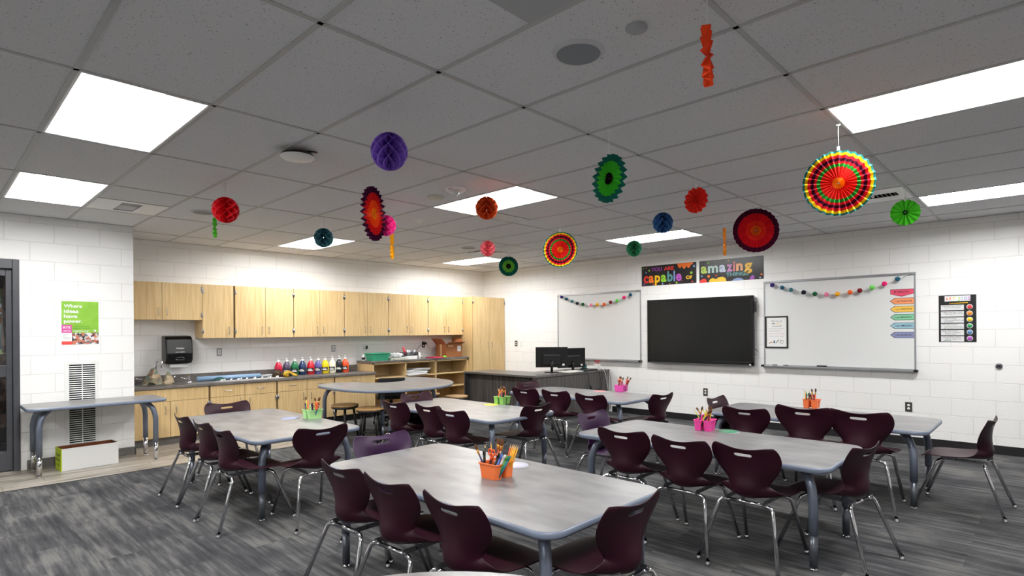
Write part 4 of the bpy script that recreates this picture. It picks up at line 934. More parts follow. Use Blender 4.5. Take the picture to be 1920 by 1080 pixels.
bm = bmesh.new(); tube(bm, bend([(WA+.04, 6.15, 1.19), (WA+.05, 6.05, 1.16), (WA+.08, 5.95, 1.06), (WA+.2, 5.92, .96), (WA+.25, 5.96, .942)], .05), .004, 8); tag(obj('cable', bm, M['black']), 'thin black cable curving down from the adapter to the counter', 'cable')
outlet(-4.58, WB, 1.176, 0, 'dark outlet left of the white switch on the whiteboard wall', 'duplex', dk); outlet(-4.44, WB, 1.176, 0, 'white switch plate right of the dark outlet', 'switch', M['white'])
outlet(2.105, WB, .462, 0, 'low steel outlet under the right whiteboard', 'duplex', dk); outlet(-.525, WB, .465, 0, 'low outlet under the television', 'duplex', dk)
outlet(-1.88, WB, .30, 0, 'low outlet plate by the back table chair', 'switch', dk)
t = thing('door_stop_bumper', 'round dark wall knob at the right edge', 'wall bumper', (2.96, WB, .997)); bm = bmesh.new(); lathe(bm, [(.012, .022), (.018, .026), (.030, .018), (.032, .006), (.032, .001)], 24, Matrix.Rotation(PI/2, 4, 'X')); obj('ring', bm, M['darksteel'], t)
bm = bmesh.new(); lathe(bm, [(0, .03), (.008, .03), (.012, .02), (.02, .006)], 16, Matrix.Rotation(PI/2, 4, 'X')); obj('knob', bm, M['black'], t)
# return grille on the projecting wall
t = thing('wall_grille', 'tall white louvered grille in the wall behind the narrow table', 'wall grille', (WP, .728, .20), PI/2)
bm = bmesh.new(); W2, H2 = .117, .90
for a in ((-.155, -W2, -.008, -.0005, -.02, H2+.03), (W2, .155, -.008, -.0005, -.02, H2+.03), (-W2, W2, -.008, -.0005, -.02, .01), (-W2, W2, -.008, -.0005, H2-.005, H2+.03), (-.004, .004, -.008, -.001, 0, H2)): box(bm, *a)
obj('frame', bm, M['white'], t, bevel=.001); B('recess', M['darkvoid'], t, (-W2, W2, -.0012, -.0006, .01, H2-.005))
for k in range(37):
    z = .022+k*.0237; bm = bmesh.new(); box(bm, -W2, W2, -.0008, .0008, -.0052, .0052, M_=Matrix.Translation((0, -.0065, z)) @ Matrix.Rotation(math.radians(-35), 4, 'X')); obj('louver', bm, M['white'], t)
# poster on the projecting wall
def sheet(parent, name, m, x0, x1, z0, z1, y=-.001, th=.001, label=None): return B(name, m, parent, (x0, x1, y-th, y, z0, z1), label=label)
t = thing('poster', 'green poster reading Where ideas have power beside the door', 'poster', (WP, .715, 1.56), PI/2)
gr = mat('poster_green', (148, 200, 68), .5, col2=(128, 186, 52), scale=7)
sheet(t, 'sheet', gr, -.165, .165, -.24, .24); sheet(t, 'pink_panel', pm('poster_pink', 214, 84, 160), -.165, -.075, -.112, -.022, -.002); sheet(t, 'white_panel', M['paper'], -.165, -.075, -.205, -.112, -.002)
sheet(t, 'red_strip', pm('poster_red', 232, 74, 66), -.165, -.075, -.24, -.205, -.002); sheet(t, 'photo_panel', blotch_mat('photo_collage', [(60, 56, 60), (206, 190, 184), (150, 96, 84), (226, 224, 226), (110, 112, 124), (206, 120, 92)], 42), -.075, .165, -.24, -.112, -.002)
wt = M['paper']; dg_ = pm('poster_ink', 40, 74, 40)
l_ = lettering(t, [('Where', -.145, .170, .052, wt, .03, 'l', .160), ('ideas', -.145, .112, .052, wt, .03, 'l', .130), ('have', -.145, .056, .052, wt, .03, 'l', .118), ('power.', -.145, .002, .052, wt, .03, 'l', .162),
    ('RTS', -.120, -.062, .032, wt, .03, 'c', .062), ('ARTS', -.120, -.098, .026, wt, .005, 'c', .062), ('How can we power RTS', -.062, -.046, .014, dg_, 0, 'l', .15), ('programs in our schools?', -.062, -.066, .014, dg_, 0, 'l', .16), ('rtsarts.org', -.062, -.098, .028, wt, .01, 'l', .135),
    ('Your ideas', -.150, -.130, .010, dg_, 0, 'l', None), ('matter.', -.150, -.146, .010, dg_, 0, 'l', None), ('Share them at', -.150, -.162, .010, dg_, 0, 'l', None), ('a meeting soon', -.150, -.178, .010, dg_, 0, 'l', None)]); l_.location.y = -.0035
bm = bmesh.new(); lathe(bm, [(0, .0036), (.013, .0036), (.013, .002)], 20, Matrix.Translation((.132, 0, -.090)) @ Matrix.Rotation(PI/2, 4, 'X')); obj('round_emblem', bm, M['paper'], t)
# green and white storage box on the tile
t = thing('storage_box', 'long open white box with a lime green end on the tile floor', 'box', (-4.265, .725, .002), .06)
bm = bmesh.new(); a, b, h = .125, .25, .235; q = .006
for s in ((-a, a, b-q, b, 0, h), (-a, -a+q, -b+q, b-q, 0, h), (a-q, a, -b+q, b-q, 0, h), (-a, a, -b, b, 0, q)): box(bm, *s)
obj('carton', bm, mat('white_carton', (226, 226, 224), .7), t)
B('end_panel', pm('lime_panel', 190, 214, 40, rough=.7), t, (-a, a, -b-.001, -b+q, 0, h), label='lime green end panel'); B('lining', pm('brown_lining', 120, 66, 34, rough=.9), t, (-a+q, -a+q+.001, -b+q, b-q, q, h-.002), (a-q-.001, a-q, -b+q, b-q, q, h-.002), (-a+q, a-q, b-q-.001, b-q, q, h-.002), (-a+q, a-q, -b+q, b-q, q, q+.001), (-a+q, a-q, -b+q, -b+q+.001, q, h-.002))
l_ = lettering(t, [('Toy people', 0, .155, .038, pm('ink', 40, 44, 30), .005, 'c', .17), ('belong in', 0, .10, .038, pm('ink', 40, 44, 30), .005, 'c', .15), ('Art', 0, .045, .034, pm('ink', 40, 44, 30), 0, 'c', None)]); l_.location.y = -b-.002

# ---------------------------------------------------------------- whiteboard wall
def whiteboard(x0, x1, z0, z1, label):
    t = thing('whiteboard', label, 'whiteboard', ((x0+x1)/2, WB, (z0+z1)/2)); w, h = (x1-x0)/2, (z1-z0)/2
    B('panel', M['whitebd'], t, (-w+.01, w-.01, -.012, -.001, -h+.01, h-.01))
    B('frame', M['alum'], t, (-w, -w+.018, -.018, -.0005, -h, h), (w-.018, w, -.018, -.0005, -h, h), (-w, w, -.018, -.0005, -h, -h+.02), bevel=.002)
    B('map_rail', M['alum'], t, (-w, w, -.024, -.0005, h-.03, h), bevel=.003)
    tr = B('marker_tray', M['alum'], t, (-w+.02, w-.02, -.07, -.018, -h-.012, -h+.002), (-w+.02, w-.02, -.073, -.068, -h-.012, -h+.010), bevel=.002)
    for s in (-1, 1): B('tray_cap', M['black'], tr, (s*w-.022, s*w+.022, -.076, -.014, -h-.016, -h+.014), bevel=.004)
    for s in (-.93, .93): B('map_clip', M['steel'], t, (s*w-.03, s*w+.03, -.034, -.024, h-.03, h-.006), bevel=.003)
    return t
whiteboard(.372, 2.188, .910, 2.115, 'large whiteboard at the right with garland and mantra arrows'); whiteboard(-3.47, -1.655, .908, 2.112, 'left whiteboard behind the desk monitors, with a garland')
POMC = {'purple': (58, 34, 118), 'slate teal': (38, 92, 116), 'sea teal': (66, 126, 132), 'near-black navy': (24, 20, 48), 'dark green': (14, 92, 50), 'pink': (248, 140, 178), 'yellow orange': (246, 176, 30), 'orange': (246, 104, 40), 'dark red': (128, 16, 26), 'lime green': (110, 214, 84), 'hot pink': (238, 34, 116)}
ORD = ['purple', 'slate teal', 'sea teal', 'near-black navy', 'dark green', 'pink', 'yellow orange', 'orange', 'dark red', 'lime green', 'hot pink', 'slate teal']
def garland(pts, hooks, label):
    x0, z0 = hooks[0]; t = thing('pompom_garland', label, 'garland', (x0, WB-.055, z0))
    P = [hooks[0]]+pts+[hooks[1]]
    bm = bmesh.new(); tube(bm, [(x-x0, 0, z-z0) for x, z in P], .0022, 6); obj('string', bm, M['paper'], t)
    for (x, z), c in zip(pts, ORD):
        bm = bmesh.new(); bmesh.ops.create_icosphere(bm, subdivisions=3, radius=.030)
        rnd = random.Random(int(x*100))
        for v in bm.verts: v.co *= rnd.uniform(.88, 1.08)
        o = obj('pompom', bm, mat('felt_'+c.replace(' ', '_').replace('-', '_'), POMC[c], .95), t, smooth=True, loc=(x-x0, 0, z-z0), label=c+' pompom')
garland([(.508, 2.055), (.64, 2.010), (.758, 1.972), (.922, 1.930), (1.063, 1.903), (1.206, 1.888), (1.337, 1.886), (1.486, 1.902), (1.598, 1.919), (1.735, 1.949), (1.868, 1.989), (2.008, 2.041)], ((.44, 2.095), (2.13, 2.098)), 'pompom garland hung across the right whiteboard')
garland([(-3.335, 2.062), (-3.222, 2.021), (-3.09, 1.972), (-2.967, 1.929), (-2.837, 1.907), (-2.659, 1.886), (-2.516, 1.889), (-2.373, 1.888), (-2.235, 1.92), (-2.102, 1.943), (-1.957, 1.992), (-1.831, 2.035)], ((-3.41, 2.092), (-1.72, 2.095)), 'pompom garland hung across the left whiteboard')
ink = pm('black_ink', 30, 26, 26)
def arrow(z0, z1, col, text, label, down=False):
    x0, x1 = 1.918, 2.168; t = thing('word_card', label, 'card', ((x0+x1)/2, WB-.0125, (z0+z1)/2), group='mantra cards on the right whiteboard'); w = (x1-x0)/2; h = (z1-z0)/2
    o = [(-w+.005, h), (w, h), (w, -h*.3), (0, -h), (-w+.005, -h*.3)] if down else [(-w, 0), (-w+.05, h), (w, h), (w, -h), (-w+.05, -h)]
    mm = Matrix.Rotation(PI/2, 4, 'X')
    bm = bmesh.new(); prism(bm, o, 0, .001, M_=mm); obj('border', bm, ink, t)
    bm = bmesh.new(); k = .93; cx = .004 if not down else 0
    prism(bm, [(x*.975+cx, y*.88) for x, y in o], .001, .0016, M_=mm); obj('card_face', bm, mat('card_%d_%d_%d' % col, col, .6), t)
    l_ = lettering(t, [(text, .018 if not down else 0, -h*(.25 if not down else -.05), h*(.62 if not down else .5)*1.15, ink, .012, 'c', .175 if not down else .16)]); l_.location.y = -.0022
arrow(1.822, 1.915, (226, 74, 106), 'MY MANTRA', 'pink pennant card reading MY MANTRA', True)
for (a, b), c, s, n in zip(((1.727, 1.807), (1.628, 1.706), (1.530, 1.605), (1.423, 1.501), (1.309, 1.387)), ((246, 154, 104), (246, 196, 82), (132, 200, 158), (150, 190, 204), (138, 142, 182)), ('I am POSITIVE', 'I am CREATIVE', 'I am MINDFUL', 'I am AMAZING', 'I am AN ARTIST'), ('orange', 'yellow', 'green', 'pale blue', 'lavender')):
    arrow(a, b, c, s, '%s arrow card reading %s' % (n, s))
t = thing('framed_print', 'black framed white print on the left of the right whiteboard', 'framed print', (.548, WB-.0125, 1.389)); w, h = .155, .225
B('frame', M['black'], t, (-w, -w+.018, -.012, 0, -h, h), (w-.018, w, -.012, 0, -h, h), (-w, w, -.012, 0, -h, -h+.018), (-w, w, -.012, 0, h-.018, h), bevel=.002); sheet(t, 'print', M['paper'], -w+.018, w-.018, -h+.018, h-.018, -.003)
gy = pm('pencil_grey', 110, 108, 116); yl = pm('print_yellow', 222, 200, 60); pk = pm('print_pink', 206, 70, 110)
l_ = lettering(t, [('When you say', 0, .145, .036, gy, 0, 'c', .15), ("I'M", -.045, .112, .026, ink, .01, 'c', .035), ('DONE', .022, .112, .026, yl, .01, 'c', .06), ('ask yourself', .005, .075, .034, gy, 0, 'c', .125),
    ('Have I filled the whole space?', -.105, .042, .015, gy, 0, 'l', .205), ('Did I add enough details?', -.105, .010, .015, gy, 0, 'l', .165), ('What can I do to make it better?', -.105, -.028, .015, pk, 0, 'l', .215), ('Did I do my best work today?', -.105, -.064, .015, gy, 0, 'l', .205)]); l_.location.y = -.0045
def pic(pts, r, m, nm):
    bm = bmesh.new(); tube(bm, pts, r, 6); obj(nm, bm, m, t)
pic([(-.108, -.0045, -.158), (-.055, -.0045, -.138)], .004, pm('print_orange', 226, 150, 70), 'drawn_crayon'); pic([(-.032, -.0045, -.155), (-.032, -.0045, -.120)], .009, pm('print_blue', 50, 100, 140), 'drawn_glue'); pic([(-.010, -.0045, -.155), (.030, -.0045, -.108)], .003, ink, 'drawn_brush')
pic([(.070+.022*math.cos(a*PI/6), -.0045, -.138+.022*math.sin(a*PI/6)) for a in range(12)], .003, pm('print_olive', 120, 130, 96), 'drawn_scissors')
# markers and eraser on the tray
tag(B('whiteboard_eraser', M['black'], None, (1.08, 1.20, WB-.062, WB-.022, .913, .940), bevel=.005), 'black eraser on the right whiteboard tray', 'eraser')
for x, c, lb in ((.53, (24, 24, 26), 'black marker at the left end of the right whiteboard tray'), (.61, (210, 212, 214), 'white marker beside the black marker on the tray'), (.68, (60, 60, 64), 'dark grey marker, third from the left on the tray')):
    bm = bmesh.new(); tube(bm, [(x-.03, WB-.045, .922), (x+.03, WB-.045, .922)], .009, 10); tag(obj('marker', bm, mat('marker_%d' % int(x*100), c, .4)), lb, 'marker')
tag(B('hub_box', M['white'], None, (-3.46, -3.18, WB-.072, WB-.02, .925, .99), bevel=.004), 'white box on the left whiteboard tray behind the monitors', 'box') if False else None
# television
t = thing('television', 'wide black wall-mounted television between the whiteboards', 'television', (-.62, WB, 1.41)); w, h = .868, .513
B('housing', M['black'], t, (-w, w, -.085, -.03, -h, h), bevel=.006); B('wall_mount', M['darksteel'], t, (-.3, .3, -.03, -.001, -.2, .2)); B('bezel', M['bezel'], t, (-w, -w+.028, -.092, -.085, -h, h), (w-.028, w, -.092, -.085, -h, h), (-w, w, -.092, -.085, h-.03, h), (-w, w, -.092, -.085, -h, -h+.055), bevel=.002)
B('screen', M['screen'], t, (-w+.028, w-.028, -.0875, -.0865, -h+.055, h-.03)); B('trim_strip', M['alum'], t, (-w+.01, w-.01, -.0932, -.092, -h+.006, -h+.010)); B('power_button', M['white'], t, (w-.06, w-.035, -.0935, -.092, -h+.012, -h+.03)); B('side_module', M['black'], t, (w, w+.03, -.08, -.03, .27, .42), bevel=.006)
bm = bmesh.new(); tube(bm, bend([(.10, 0, 0)], .01) if False else [(.255+.03*math.cos(a*PI/6), WB-.03, 1.10+.04*math.sin(a*PI/6)) for a in range(11)], .004, 6); tag(obj('cable', bm, M['black']), 'small black cable loop at the right of the television', 'cable')
l_ = lettering(t, [('promethean', 0, -h+.022, .02, mat('dim_print', (120, 120, 122), .5), 0, 'c', None)]) if False else None
# banners
def banner(x0, x1, z0, z1, label):
    t = thing('banner', label, 'banner', ((x0+x1)/2, WB, (z0+z1)/2)); sheet(t, 'sheet', mat('banner_black', (30, 28, 30), .28), -(x1-x0)/2, (x1-x0)/2, -(z1-z0)/2, (z1-z0)/2); return t
cP, cR, cO, cY, cG, cT, cB, cV = [pm('bright_'+n, *c, rough=.45) for n, c in (('purple', (160, 70, 176)), ('red', (226, 52, 48)), ('orange', (250, 122, 30)), ('yellow', (250, 196, 30)), ('green', (148, 206, 50)), ('teal', (90, 150, 152)), ('blue', (130, 156, 206)), ('violet', (186, 86, 190)))]
def shape(t, pts, m, nm, y=-.0022):
    bm = bmesh.new(); prism(bm, pts, 0, .0006, M_=Matrix.Translation((0, y, 0)) @ Matrix.Rotation(PI/2, 4, 'X')); obj(nm, bm, m, t)
def star(t, x, z, r, m):
    shape(t, [(x+(r if k % 2 == 0 else r*.5)*math.sin(k*PI/5+.2), z+(r if k % 2 == 0 else r*.5)*math.cos(k*PI/5+.2)) for k in range(10)], m, 'star')
def dot(t, x, z, r, m): shape(t, [(x+r*math.cos(k*PI/6), z+r*math.sin(k*PI/6)) for k in range(12)], m, 'dot')
t = banner(-1.640, -.660, 2.165, 2.495, 'black banner reading YOU ARE capable OF')
L = [('YOU', -.31, .072, .085, cP, .03, 'l', .20), ('ARE', -.075, .072, .085, cR, .03, 'l', .18)]
for s, x, m, w_ in (('c', -.45, cR, .085), ('a', -.355, cO, .095), ('p', -.242, cY, .10), ('a', -.13, cG, .10), ('b', -.015, cT, .10), ('l', .098, cB, .028), ('e', .138, cV, .10)): L.append((s, x, -.108, .225, m, .035, 'l', w_))
L.append(('OF', .315, -.095, .075, cY, .03, 'l', .105)); l_ = lettering(t, L); l_.location.y = -.003
shape(t, [(.16+.28*k/24, .163-(.05+.045*abs(math.sin(k*PI/7)))*math.sin(PI*min(1, k/24+.02))**.4 if 0 < k < 24 else .163) for k in range(25)][::-1], cO, 'cloud_shape')
for a in ((-.345, .09, .024, cG), (.405, .0, .03, cG), (-.10, -.145, .024, cB), (.15, -.14, .024, cG), (-.44, -.13, .02, cP)): star(t, *a)
for a in ((-.40, .135, .01, cO), (-.455, .13, .01, cG), (-.405, .06, .013, cB), (-.27, -.14, .01, cR), (.03, -.15, .008, cY), (.25, -.12, .007, cO), (.42, -.14, .013, cR), (.45, .10, .02, cB)): dot(t, *a)
t = banner(-.612, .372, 2.158, 2.494, 'black banner reading amazing THINGS')
L = []
wh = [pm('glossy_'+n, *c, rough=.45) for n, c in (('lime', (180, 206, 90)), ('mint', (176, 202, 196)), ('ice', (196, 206, 226)), ('mauve', (196, 128, 186)), ('rose', (226, 120, 130)), ('peach', (240, 170, 120)), ('gold', (248, 196, 70)))]
for s, x, m, w_ in (('a', -.465, wh[0], .10), ('m', -.352, wh[1], .165), ('a', -.172, wh[2], .105), ('z', -.055, wh[3], .09), ('i', .045, wh[4], .03), ('n', .09, wh[5], .10), ('g', .212, wh[6], .115)): L.append((s, x, -.018, .205, m, .04, 'l', w_))
L.append(('THINGS', -.065, -.095, .078, cT, .03, 'l', .34)); l_ = lettering(t, L); l_.location.y = -.003
shape(t, [(-.492, -.168), (-.37, -.168), (-.375, -.13), (-.40, -.105), (-.44, -.11), (-.48, -.135)], cR, 'blob'); shape(t, [(-.34, -.168), (-.06, -.168), (-.07, -.125), (-.115, -.095), (-.18, -.10), (-.22, -.125), (-.28, -.105), (-.32, -.125)], cY, 'blob')
shape(t, [(.02, -.168), (.21, -.168), (.17, -.14), (.11, -.128), (.06, -.14)], cB, 'blob'); shape(t, [(.285, -.168), (.35, -.168), (.36, -.125), (.33, -.10), (.30, -.13)], cP, 'blob')
for a in ((-.34, -.075, .03, cO), (-.45, -.065, .02, cB), (-.22, -.07, .018, cR), (.46, -.10, .02, cO)): star(t, *a)
for a in ((-.345, .135, .013, cG), (-.03, .14, .01, cY), (.44, -.148, .010, M['paper'])): dot(t, *a)
# art jobs chart
t = thing('chart_poster', 'black ART JOBS chart with six coloured dots', 'poster', (2.588, WB, 1.539)); sheet(t, 'sheet', mat('chart_black', (20, 20, 22), .4), -.176, .176, -.276, .276)
sheet(t, 'title_strip', M['paper'], -.118, .122, .205, .268, -.002)
L = []
for s, x, m in (('A', -.108, cR), ('R', -.075, cO), ('T', -.042, cY), ('J', .005, cG), ('O', .032, cB), ('B', .067, cB), ('S', .097, cV)): L.append((s, x, .216, .055, m, .006, 'l', .024 if s != 'J' else .018))
rowc = [(238, 70, 76), (250, 140, 46), (250, 206, 30), (50, 152, 92), (98, 140, 190), (172, 84, 186)]
TX_ = [('DISTRIBUTION CREW', '- Pass out all supplies', ''), ('TABLE CAPTAIN TEAM', '- Cleaning table surfaces', ''), ('FLOOR PATROL', '- Pick up anything dropped', 'on the floor'), ('ART SPECIALISTS', '- Collect artwork and', '  store projects that need'), ('SINK MONITORS', '- Monitor cleanliness', '- Wash brushes'), ('COLLECTION CREW', '- Collect supplies and', '  materials')]
for k in range(6):
    zc = .130-k*.0735; sheet(t, 'label_strip', mat('strip_grey', (222, 222, 222), .6), -.155, .062, zc-.031, zc+.031, -.002)
    for q, s in enumerate(TX_[k]):
        if s: L.append((s, -.140 if q == 0 else -.128, zc+.012-q*.018, .019, ink, .0, 'l', None))
    bm = bmesh.new(); lathe(bm, [(0, .004), (.024, .004), (.024, .001)], 24, Matrix.Translation((.115, 0, zc+.005)) @ Matrix.Rotation(PI/2, 4, 'X')); d_ = obj('colour_dot', bm, mat('dot_%d' % k, rowc[k], .5), t)
    bm = bmesh.new(); lathe(bm, [(.024, .0035), (.029, .0035), (.029, .001)], 24, Matrix.Translation((.115, 0, zc+.005)) @ Matrix.Rotation(PI/2, 4, 'X')); obj('dot_rim', bm, M['paper'], d_)
l_ = lettering(t, L); l_.location.y = -.0035
bm = bmesh.new(); tube(bm, [(-.075, -.004, .178), (.10, -.004, .184)], [.003, .005], 8); obj('drawn_brush', bm, cY, t)

# ---------------------------------------------------------------- hanging paper decorations
def hang(t, ztop, hook=True):
    """string from the thing's origin (its top) up to the ceiling"""
    L_ = ZC-.004-t.location.z
    bm = bmesh.new(); tube(bm, [(0, 0, ztop), (0, 0, L_)], .0018, 6); obj('string', bm, M['paper'], t)
    B('hook', M['white'], t, (-.012, .012, -.002, .002, L_-.012, L_), bevel=.001)
def ball(x, y, z, r, col, name, label, leaves=16, zig=5):
    t = thing('honeycomb_ball', label, 'paper ball', (x, y, z), rz=random.Random(name).uniform(0, 3), group='hanging honeycomb paper balls')
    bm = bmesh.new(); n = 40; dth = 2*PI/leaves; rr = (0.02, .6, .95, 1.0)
    for i in range(leaves):
        cols = []
        for k in range(n+1):
            ph = PI*k/n; tri = 2*abs(((k*zig/n+.25) % 1)-.5)*2-1
            amp = dth*.5*tri*(1 if i % 2 == 0 else -1)
            a = (i+.5)*dth+amp; rad = r*math.sin(ph); zz = r*math.cos(ph)*1.02
            cols.append([bm.verts.new((rad*q*math.cos(a), rad*q*math.sin(a), zz)) for q in rr])
        for k in range(n):
            for q in range(len(rr)-1):
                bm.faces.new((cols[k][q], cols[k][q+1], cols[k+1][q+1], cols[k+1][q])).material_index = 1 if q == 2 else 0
    me = bpy.data.meshes.new('tissue'); bm.to_mesh(me); bm.free(); m = tissue('tissue_'+name, col); me.materials.append(m); me.materials.append(tissue('tissue_lit_edge_'+name, tuple(min(255, int(v*.75+70)) for v in col)))  # outer leaf strip painted paler: light caught on the edges, put into the colour
    o = bpy.data.objects.new('tissue', me); C.objects.link(o); o.parent = t
    hang(t, r)
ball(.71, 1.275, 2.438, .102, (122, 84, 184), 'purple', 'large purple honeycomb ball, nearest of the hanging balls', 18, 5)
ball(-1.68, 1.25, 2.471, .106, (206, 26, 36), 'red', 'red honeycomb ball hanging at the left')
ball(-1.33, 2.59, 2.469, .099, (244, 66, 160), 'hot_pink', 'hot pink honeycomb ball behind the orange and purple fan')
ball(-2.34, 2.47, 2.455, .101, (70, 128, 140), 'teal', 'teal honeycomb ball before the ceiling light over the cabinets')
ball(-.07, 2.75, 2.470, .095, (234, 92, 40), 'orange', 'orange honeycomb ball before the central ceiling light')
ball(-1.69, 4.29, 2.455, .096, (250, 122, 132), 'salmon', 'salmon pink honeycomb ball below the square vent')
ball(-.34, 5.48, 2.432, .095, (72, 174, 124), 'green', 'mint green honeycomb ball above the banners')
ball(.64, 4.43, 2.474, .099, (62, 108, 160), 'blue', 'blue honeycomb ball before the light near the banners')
def fan(x, y, z, r, bands, tilt, label, pleats=24, amp=.02, lean=0, seed=0):
    phi = math.atan2(CY-y, CX-x)-PI/2+math.radians(tilt)
    t = thing('paper_fan', label, 'paper fan', (x, y, z), rz=phi, group='hanging pleated paper fans')
    bm = bmesh.new(); n = pleats*2; cs = [bands[0][0]*.0]; rr = [.03, .25, .5, .75, 1.0]; rnd = random.Random(seed)
    jit = [rnd.uniform(-.25, .25) for _ in range(n)]
    rings = []
    for q in rr:
        row = []
        for k in range(n):
            a = 2*PI*(k+jit[k]*q*.5)/n; s = 1 if k % 2 == 0 else -1
            row.append(bm.verts.new((r*q*math.cos(a), s*amp*(.35+.65*q), r*q*math.sin(a))))
        rings.append(row)
    for a, b in zip(rings, rings[1:]):
        for k in range(n): bm.faces.new((a[k], a[(k+1) % n], b[(k+1) % n], b[k]))
    me = bpy.data.meshes.new('pleated_disc'); bm.to_mesh(me); bm.free()
    key = 'fan_'+label[:12]; me.materials.append(rings_mat('fan_paper', [(q*r, c) for q, c in bands]))
    o = bpy.data.objects.new('pleated_disc', me); C.objects.link(o); o.parent = t; o.rotation_euler = (0, math.radians(lean), 0)
    B('hanger_tab', M['white'], t, (-.008, .008, -.001, .001, r-.012, r+.025), bevel=.003)
    hang(t, r+.02)
Yc, Rc, Oc, Pc, Gc, DG = (248, 214, 20), (226, 34, 40), (246, 120, 30), (66, 12, 44), (44, 160, 56), (30, 104, 92)
STR = [(.17, (246, 160, 30)), (.50, (228, 44, 36)), (.60, Gc), (.68, (224, 34, 50)), (.77, Pc), (.86, (224, 34, 50)), (.94, Yc), (1.0, (40, 120, 116))]
fan(2.44, 3.37, 2.333, .201, STR, 8, 'large striped rainbow fan at the right, biggest of the fans', 28, .016)
fan(-.65, 4.43, 2.348, .200, STR, -14, 'striped rainbow fan hanging left of the banners', 28, .016)
fan(-.43, 1.89, 2.348, .208, [(.22, (248, 170, 40)), (.5, (246, 100, 40)), (.78, (222, 34, 40)), (1.0, (72, 16, 58))], 66, 'orange and red fan with dark purple rim, turned nearly edge-on', 26, .018, seed=2)
fan(1.37, 2.45, 2.387, .150, [(.25, (30, 20, 24)), (.72, (70, 190, 50)), (1.0, (28, 106, 92))], -48, 'green fan with teal rim and dark centre, turned sideways', 20, .017, seed=3)
fan(1.33, 4.97, 2.380, .210, [(.22, (236, 120, 40)), (.45, (230, 56, 40)), (.78, (214, 26, 40)), (1.0, (74, 14, 44))], 10, 'red fan with dark purple rim above the amazing banner', 28, .016)
fan(-2.63, 5.61, 2.417, .150, [(.24, (24, 18, 28)), (.62, (104, 172, 60)), (1.0, (16, 84, 72))], 12, 'dark green fan with lime middle and black centre near the far corner', 22, .014)
fan(1.35, 3.68, 2.456, .101, [(1.0, (228, 46, 34))], -30, 'small red-orange fan between the green and purple-rimmed fans', 14, .014, seed=5)
fan(2.44, 5.55, 2.473, .115, [(.2, (30, 84, 26)), (1.0, (70, 176, 40))], 5, 'small lime green fan below the right vent', 14, .014)
fan(-2.66, 1.49, 2.48, .098, [(1.0, (88, 184, 50))], 84, 'small green fan edge-on below the red paper ball', 12, .015, seed=6)
fan(-2.00, 3.11, 2.404, .156, [(1.0, (250, 178, 24))], 84, 'yellow fan edge-on beside the hot pink ball', 18, .014, seed=7)
fan(.74, 5.62, 2.411, .155, [(1.0, (246, 150, 34))], 87, 'orange-yellow fan edge-on left of the purple-rimmed fan', 18, .013, seed=8)
fan(2.44, 1.55, 2.482, .110, [(1.0, (232, 74, 34))], 85, 'orange-red fan edge-on nearest the camera at the top', 14, .017, seed=9)

# ---------------------------------------------------------------- supply caddies, paper discs, pencils and brushes
def caddy(x, y, rz, col, label):
    t = thing('supply_caddy', label, 'caddy', (x, y, H+.0008), rz, 'supply caddies on the tables'); m = mat('caddy_%d_%d_%d' % col, col, .38)
    def cup(cx, cy, hx, hy, nm):
        bm = bmesh.new(); h = .085; k = .82
        def ring(s, z, g=0): return [bm.verts.new((cx+px*s, cy+py*s, z)) for px, py in rrect(hx+g, hy+g, min(hx, hy)*.38, 3)]
        rg = [ring(k, 0), ring(1, h-.006), ring(1, h-.006, .005), ring(1, h, .005), ring(1, h, -.002), ring(k, .003, -.002)]
        bm.faces.new(rg[0][::-1]); bm.faces.new(rg[-1])
        for a, b in zip(rg, rg[1:]):
            for q in range(len(a)): bm.faces.new((a[q], a[(q+1) % len(a)], b[(q+1) % len(b)], b[q]))
        obj(nm, bm, m, t)
    cup(0, -.040, .068, .032, 'long_bin'); cup(-.038, .040, .030, .032, 'cup'); cup(.038, .040, .030, .032, 'cup')
    B('web', m, t, (-.06, .06, -.006, .006, .074, .082))
    bm = bmesh.new(); tube(bm, bend([(-.03, 0, .078), (-.026, 0, .122), (.026, 0, .122), (.03, 0, .078)], .02, 5), .006, 10); obj('handle', bm, m, t)
    return t
def stick_mesh(kind, col):
    pass
TOOLS = {}
